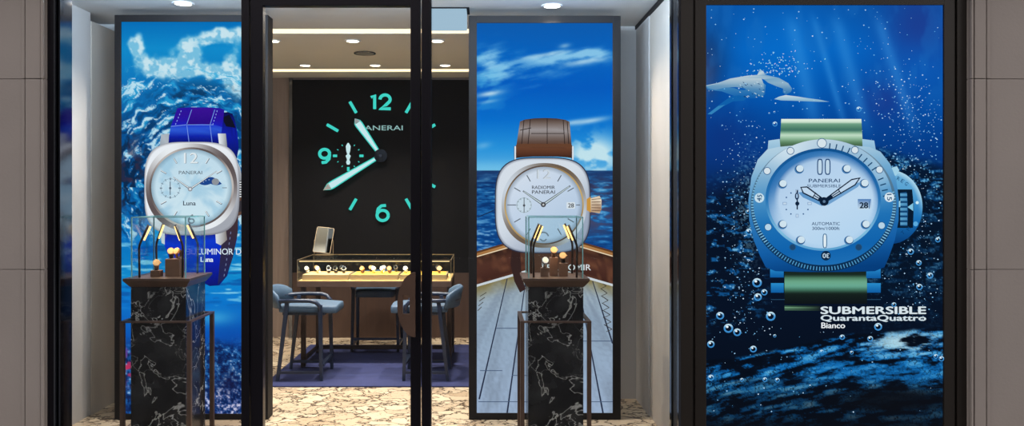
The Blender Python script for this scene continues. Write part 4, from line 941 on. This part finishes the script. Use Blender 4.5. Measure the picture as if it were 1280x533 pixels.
# trays and watches inside the showcase
def make_tray(x0, x1, y0, y1, padm, label):
    zt_ = .8645; t = thing('display_tray', label, 'tray', ((x0+x1)/2, (y0+y1)/2, zt_), 0, 'trays in the glass showcase')
    w, d = (x1-x0)/2, (y1-y0)/2
    bm = bmesh.new(); box(bm,-w,w,-d,-d+.012,0,.052,.002); box(bm,-w,w,d-.012,d,0,.052,.002); box(bm,-w,-w+.012,-d+.012,d-.012,0,.052); box(bm,w-.012,w,-d+.012,d-.012,0,.052); box(bm,-w+.012,w-.012,-d+.012,d-.012,0,.012); obj('tray_body', bm, 'tray', t)
    bm = bmesh.new(); box(bm,-w+.014,w-.014,-d+.014,d-.014,.012,.054,.006); obj('pad', bm, padm, t)
    return zt_+.054
def make_watch(metal, strap, face='dial', r=.021):
    t = thing('wrist_watch', 'x', 'watch')
    # strap loop standing on edge round a pillow, dial tilted toward the viewer
    bm = bmesh.new(); n = 20; hw_ = .011; ra, rz_ = .019, .027
    for i in range(n):
        a0, a1 = 2*PI*i/n, 2*PI*(i+1)/n
        P = lambda a, k, y_: (y_, k*ra*math.sin(a), rz_+k*rz_*math.cos(a))
        q_ = [bm.verts.new(P(a0,1,-hw_)), bm.verts.new(P(a1,1,-hw_)), bm.verts.new(P(a1,1,hw_)), bm.verts.new(P(a0,1,hw_))]; bm.faces.new(q_)
        q2 = [bm.verts.new(P(a0,.86,-hw_)), bm.verts.new(P(a1,.86,-hw_)), bm.verts.new(P(a1,.86,hw_)), bm.verts.new(P(a0,.86,hw_))]; bm.faces.new(q2[::-1])
        for i0, i1 in ((0,1),(2,3)): bm.faces.new((q_[i0], q_[i1], q2[i1], q2[i0]))
    bmesh.ops.remove_doubles(bm, verts=bm.verts, dist=1e-5); obj('strap', bm, strap, t, True)
    c0 = Vector((0,-.013,.044)); nrm = Vector((0,-.93,.36)).normalized()
    bm = bmesh.new(); cyl(bm, c0, c0+nrm*.010, r, r*.95, 24); cyl(bm, c0+nrm*.005+Vector((r*.9,0,0)), c0+nrm*.005+Vector((r*1.25,0,0)), .0035, .003, 10); obj('case', bm, metal, t, False)
    bm = bmesh.new(); cyl(bm, c0+nrm*.0095, c0+nrm*.0112, r*.82, r*.82, 24); obj('dial', bm, face, t)
    return t
wp = {k: None for k in 'abcd'}
specs = {'a': ('gold','strapblk','dial_tan'), 'b': ('silver','silver','dial'), 'c': ('gold','leather_brown','dial_tan'), 'd': ('silver','strapblk','panel')}
def place_watch(kind, x, y, z, label, group=None, sc_=1.0, rz=0):
    if wp[kind] is None: wp[kind] = make_watch(*specs[kind]); t = wp[kind]
    else: t = copy_tree(wp[kind])
    t.location = (x, y, z); t.scale = (sc_,)*3; t.rotation_euler.z = rz; t['label'] = label
    if group: t['group'] = group
    elif 'group' in t: del t['group']
    return t
ty0, ty1 = TY0+.05, TY0+.42
ztop = make_tray(-1.80,-1.345,ty0,ty1,'pad2','tan padded watch tray at the left end of the showcase')
make_tray(-1.325,-.855,ty0,ty1,'pad','yellow padded watch tray in the middle of the showcase')
make_tray(-.835,-.37,ty0,ty1,'pad','yellow padded watch tray at the right end of the showcase')
sw = 124
rows = [('left tray',[(383.5,'b'),(397.5,'b'),(410.5,'d'),(419.5,'d'),(429.5,'d')]),('middle tray',[(453,'c'),(467,'b'),(478,'b'),(487,'c')]),('right tray',[(507,'b'),(520,'d'),(535,'c'),(549,'c')])]
ordn = ['first','second','third','fourth','fifth']
desc = {'a':'gold watch','b':'silver watch with metal bracelet','c':'gold watch on brown strap','d':'silver watch with dark dial'}
for tn, L0 in rows:
    for i, (px, kd) in enumerate(L0):
        place_watch(kd, WX(px, sw), D(sw)+.02, ztop, '%s, %s from the left, front of the showcase %s' % (desc[kd], ordn[i], tn), 'watches in the showcase', 1.12, random.uniform(-.3,.3))
    bx = WX(L0[0][0], sw)
    for i in range(3):
        place_watch('abd'[i], bx+.06+.13*i, D(sw)+.19, ztop, '%s, %s from left, behind, in %s of showcase' % (['gold watch','silver steel watch','dark dial watch'][i], ordn[i], tn), 'watches in the showcase', 1.0, random.uniform(-.3,.3))

# counter mirror
s_ = 118
t = thing('table_mirror', 'small tilted rectangular mirror with brass rim standing on the showcase', 'mirror', (WX(404,s_), 8.50, ZG1+.003))
bm = bmesh.new(); box(bm, -.085, .085, -.05, .05, 0, .010, .003); cyl(bm, (-.10,0,.005), (-.10,0,.16), .004); cyl(bm, (.10,0,.005), (.10,0,.16), .004); box(bm, -.105, .105, -.012, .012, 0, .008); obj('stand', bm, 'brass', t)
def rrect(w, h_, r, n=6):
    P = []
    for (cx_, cz_, a0) in ((w-r,h_-r,0),(-w+r,h_-r,PI/2),(-w+r,-h_+r,PI),(w-r,-h_+r,1.5*PI)):
        for i in range(n+1): a = a0+PI/2*i/n; P.append((cx_+r*math.cos(a), cz_+r*math.sin(a)))
    return P
mrot = Matrix.Translation((0,0,.158)) @ Matrix.Rotation(math.radians(-6),4,'Y').inverted() @ Matrix.Rotation(math.radians(-21),4,'X')
bm = bmesh.new(); prism(bm, rrect(.093,.143,.014), -.004, .006); bmesh.ops.transform(bm, matrix=mrot, verts=bm.verts); obj('rim', bm, 'brass', t)
bm = bmesh.new(); prism(bm, rrect(.088,.138,.011), -.0065, -.0042); bmesh.ops.transform(bm, matrix=mrot, verts=bm.verts); obj('mirror_glass', bm, 'mirror', t)

# =================================================================== PLINTHS
def plinth(cx, label_p, label_v, label_r, watches):
    s_m = 186.4; Y0 = D(s_m); w = .185; cy = Y0+w
    t = thing('display_plinth', label_p, 'plinth', (cx, cy, 0), 0, 'black marble display plinths')
    bm = bmesh.new(); box(bm, -w, w, -w, w, 0, 1.088, .002); obj('marble_column', bm, 'bmarble', t)
    bm = bmesh.new(); frustum(bm, 0, 0, 1.089, w+.004, 1.132, w+.038); box(bm, -w-.038, w+.038, -w-.038, w+.038, 1.132, 1.147); obj('bronze_tray', bm, 'bronze', t)
    v = thing('glass_vitrine', label_v, 'vitrine', (cx, cy, 1.1475), 0, 'glass vitrines on the plinths')
    H = .405; g = .005; gw = w-.004
    bm = bmesh.new(); box(bm,-gw,gw,-gw,-gw+g,0,H); box(bm,-gw,gw,gw-g,gw,0,H); box(bm,-gw,-gw+g,-gw+g,gw-g,0,H); box(bm,gw-g,gw,-gw+g,gw-g,0,H); box(bm,-gw,gw,-gw,gw,H,H+g); obj('glass_box', bm, 'vglass', v)
    bm = bmesh.new(); e = .0035
    for i in (-1,1):
        for j in (-1,1): box(bm, i*gw-e, i*gw+e, j*gw-e, j*gw+e, 0, H+g)
        box(bm, -gw, gw, i*gw-e, i*gw+e, H-.0, H+g+.001); box(bm, i*gw-e, i*gw+e, -gw, gw, H-.0, H+g+.001)
    obj('glass_edges', bm, 'vedge', v)
    for i in (-1,1):
        for j in (-1,1):
            a = obj('lamp_arm', tube(bmesh.new(), [(i*.145,j*.142,0),(i*.147,j*.142,.12),(i*.148,j*.142,.19),(i*.146,j*.142,.215),(i*.138,j*.139,.24),(i*.118,j*.132,.29),(i*.092,j*.124,.355)], .0075, 10), 'bronze_dk', v, True)
            bm = bmesh.new(); cyl(bm, (i*.122,j*.124,.250), (i*.083,j*.112,.345), .0060, .0065, 12); obj('light_tube', bm, 'tube', a)
    # guard rail
    s_r = 188; rw = .2365; yr = D(s_r)+rw
    r = thing('guard_rail', label_r, 'rail', (cx-.003, yr, 0), 0, 'bronze guard rails round the plinths')
    zr = EYE-157/s_r; pw = .014
    for i in (-1,1):
        for j in (-1,1): obj('post', B(i*(rw-pw)-pw, i*(rw-pw)+pw, j*(rw-pw)-pw, j*(rw-pw)+pw, 0, zr-.012, .002), 'bronze', r)
    bm = bmesh.new()
    for j in (-1,1): box(bm, -rw, rw, j*(rw-pw)-pw, j*(rw-pw)+pw, zr-.012, zr, .002); box(bm, j*(rw-pw)-pw, j*(rw-pw)+pw, -rw+2*pw, rw-2*pw, zr-.012, zr, .002)
    obj('top_rail', bm, 'bronze', r)
    for i in (-1,1):
        for j in (-1,1): spot(cx+i*.08, cy+j*.11, 1.1475+.30, 2.6, 1.7, (1,.62,.32), .6, (cx, cy, 1.16), .004)
    for (px, w_, pyt, yy, lab, wl) in watches:
        ss = F/yy; X = WX(px, ss); hgt = WZ(pyt, ss)-1.148; hw_ = w_/2/ss
        b = obj('display_block', B(-hw_, hw_, -hw_, hw_, 0, hgt, .002), 'leather_brown'); b.location = (X, yy, 1.1478); tag(b, lab, 'block', 'watch blocks in the vitrines')
        for (kd, dx, dy, dz_, rz, lb) in wl: place_watch(kd, X+dx, yy+dy, 1.148+hgt+dz_, lb, 'watches in the vitrines', 1.15, rz)
pl = WX(163.5,186.4)+.185; pr = WX(660.6,186.4)+.183
plinth(pl, 'black veined marble plinth with bronze tray before the wave poster', 'glass vitrine with four bronze lamps on the left plinth', 'bronze rail frame round the left marble plinth',
  [(196,11.5,338,5.47,'short brown block at the left in the left vitrine',[('c',0,0,0,.3,'gold watch on the short block in the left vitrine')]),
   (218.5,17.5,323.5,5.50,'large brown block in the left vitrine',[('a',-.026,.008,0,.2,'gold watch on top of the large block, left of the two there'),('c',.030,-.006,0,-.4,'gold watch on brown strap, right of two on the large block')])])
plinth(pr, 'black veined marble plinth with bronze tray before the ship deck poster', 'glass vitrine with bronze lamps on the right plinth', 'bronze rail frame round the right marble plinth',
  [(680.5,9.5,335,5.47,'lowest brown block, left of three in the right vitrine',[('b',0,0,0,.2,'silver watch on the lowest block in the right vitrine')]),
   (692,10,322,5.54,'tallest brown block, middle of three in the right vitrine',[('c',0,0,0,0,'gold watch on the tallest block in the right vitrine')]),
   (704,10.5,329,5.50,'right brown block of medium height in the right vitrine',[('a',0,0,0,-.2,'gold watch on the right block in the right vitrine')])])

# =================================================================== LIGHTING
w = bpy.data.worlds.new('world'); bpy.context.scene.world = w; w.use_nodes = True
bgn = w.node_tree.nodes['Background']; bgn.inputs[0].default_value = (1,.95,.93,1); bgn.inputs[1].default_value = 1.75
def area(name, loc, aim, sx, sy, e, col):
    l = bpy.data.lights.new(name, 'AREA'); l.shape = 'RECTANGLE'; l.size = sx; l.size_y = sy; l.energy = e; l.color = col
    o = bpy.data.objects.new(name, l); C.objects.link(o); o.location = loc; o.rotation_euler = (Vector(aim)-Vector(loc)).to_track_quat('-Z','Y').to_euler(); return o
# street side arcade lighting from above and behind the viewer
#area('arcade_light', (0,-1.5,4.2), (0,5,1.4), 5, 1.2, 60, (1,.93,.88))
area('added_fill', (-2.2,5.0,3.0), (-2.2,6.1,3.12), 1.0, .08, 30, (.60,.78,1))  # cool fill added out of view to brighten the bay ceiling and walls
area('added_fill', (.45,5.0,3.0), (.45,6.1,3.12), 1.3, .08, 36, (.60,.78,1))
area('added_fill', (-.9,5.02,3.05), (-.9,7.0,3.3), .8, .06, 30, (.75,.86,1))  # another added fill, over the door, for the shop ceiling
# cove uplight spill
area('cove_spill', (-1.2,6.9,ZC+.10), (-1.2,7.4,2.6), 3.5, .1, 22, (1,.94,.84))
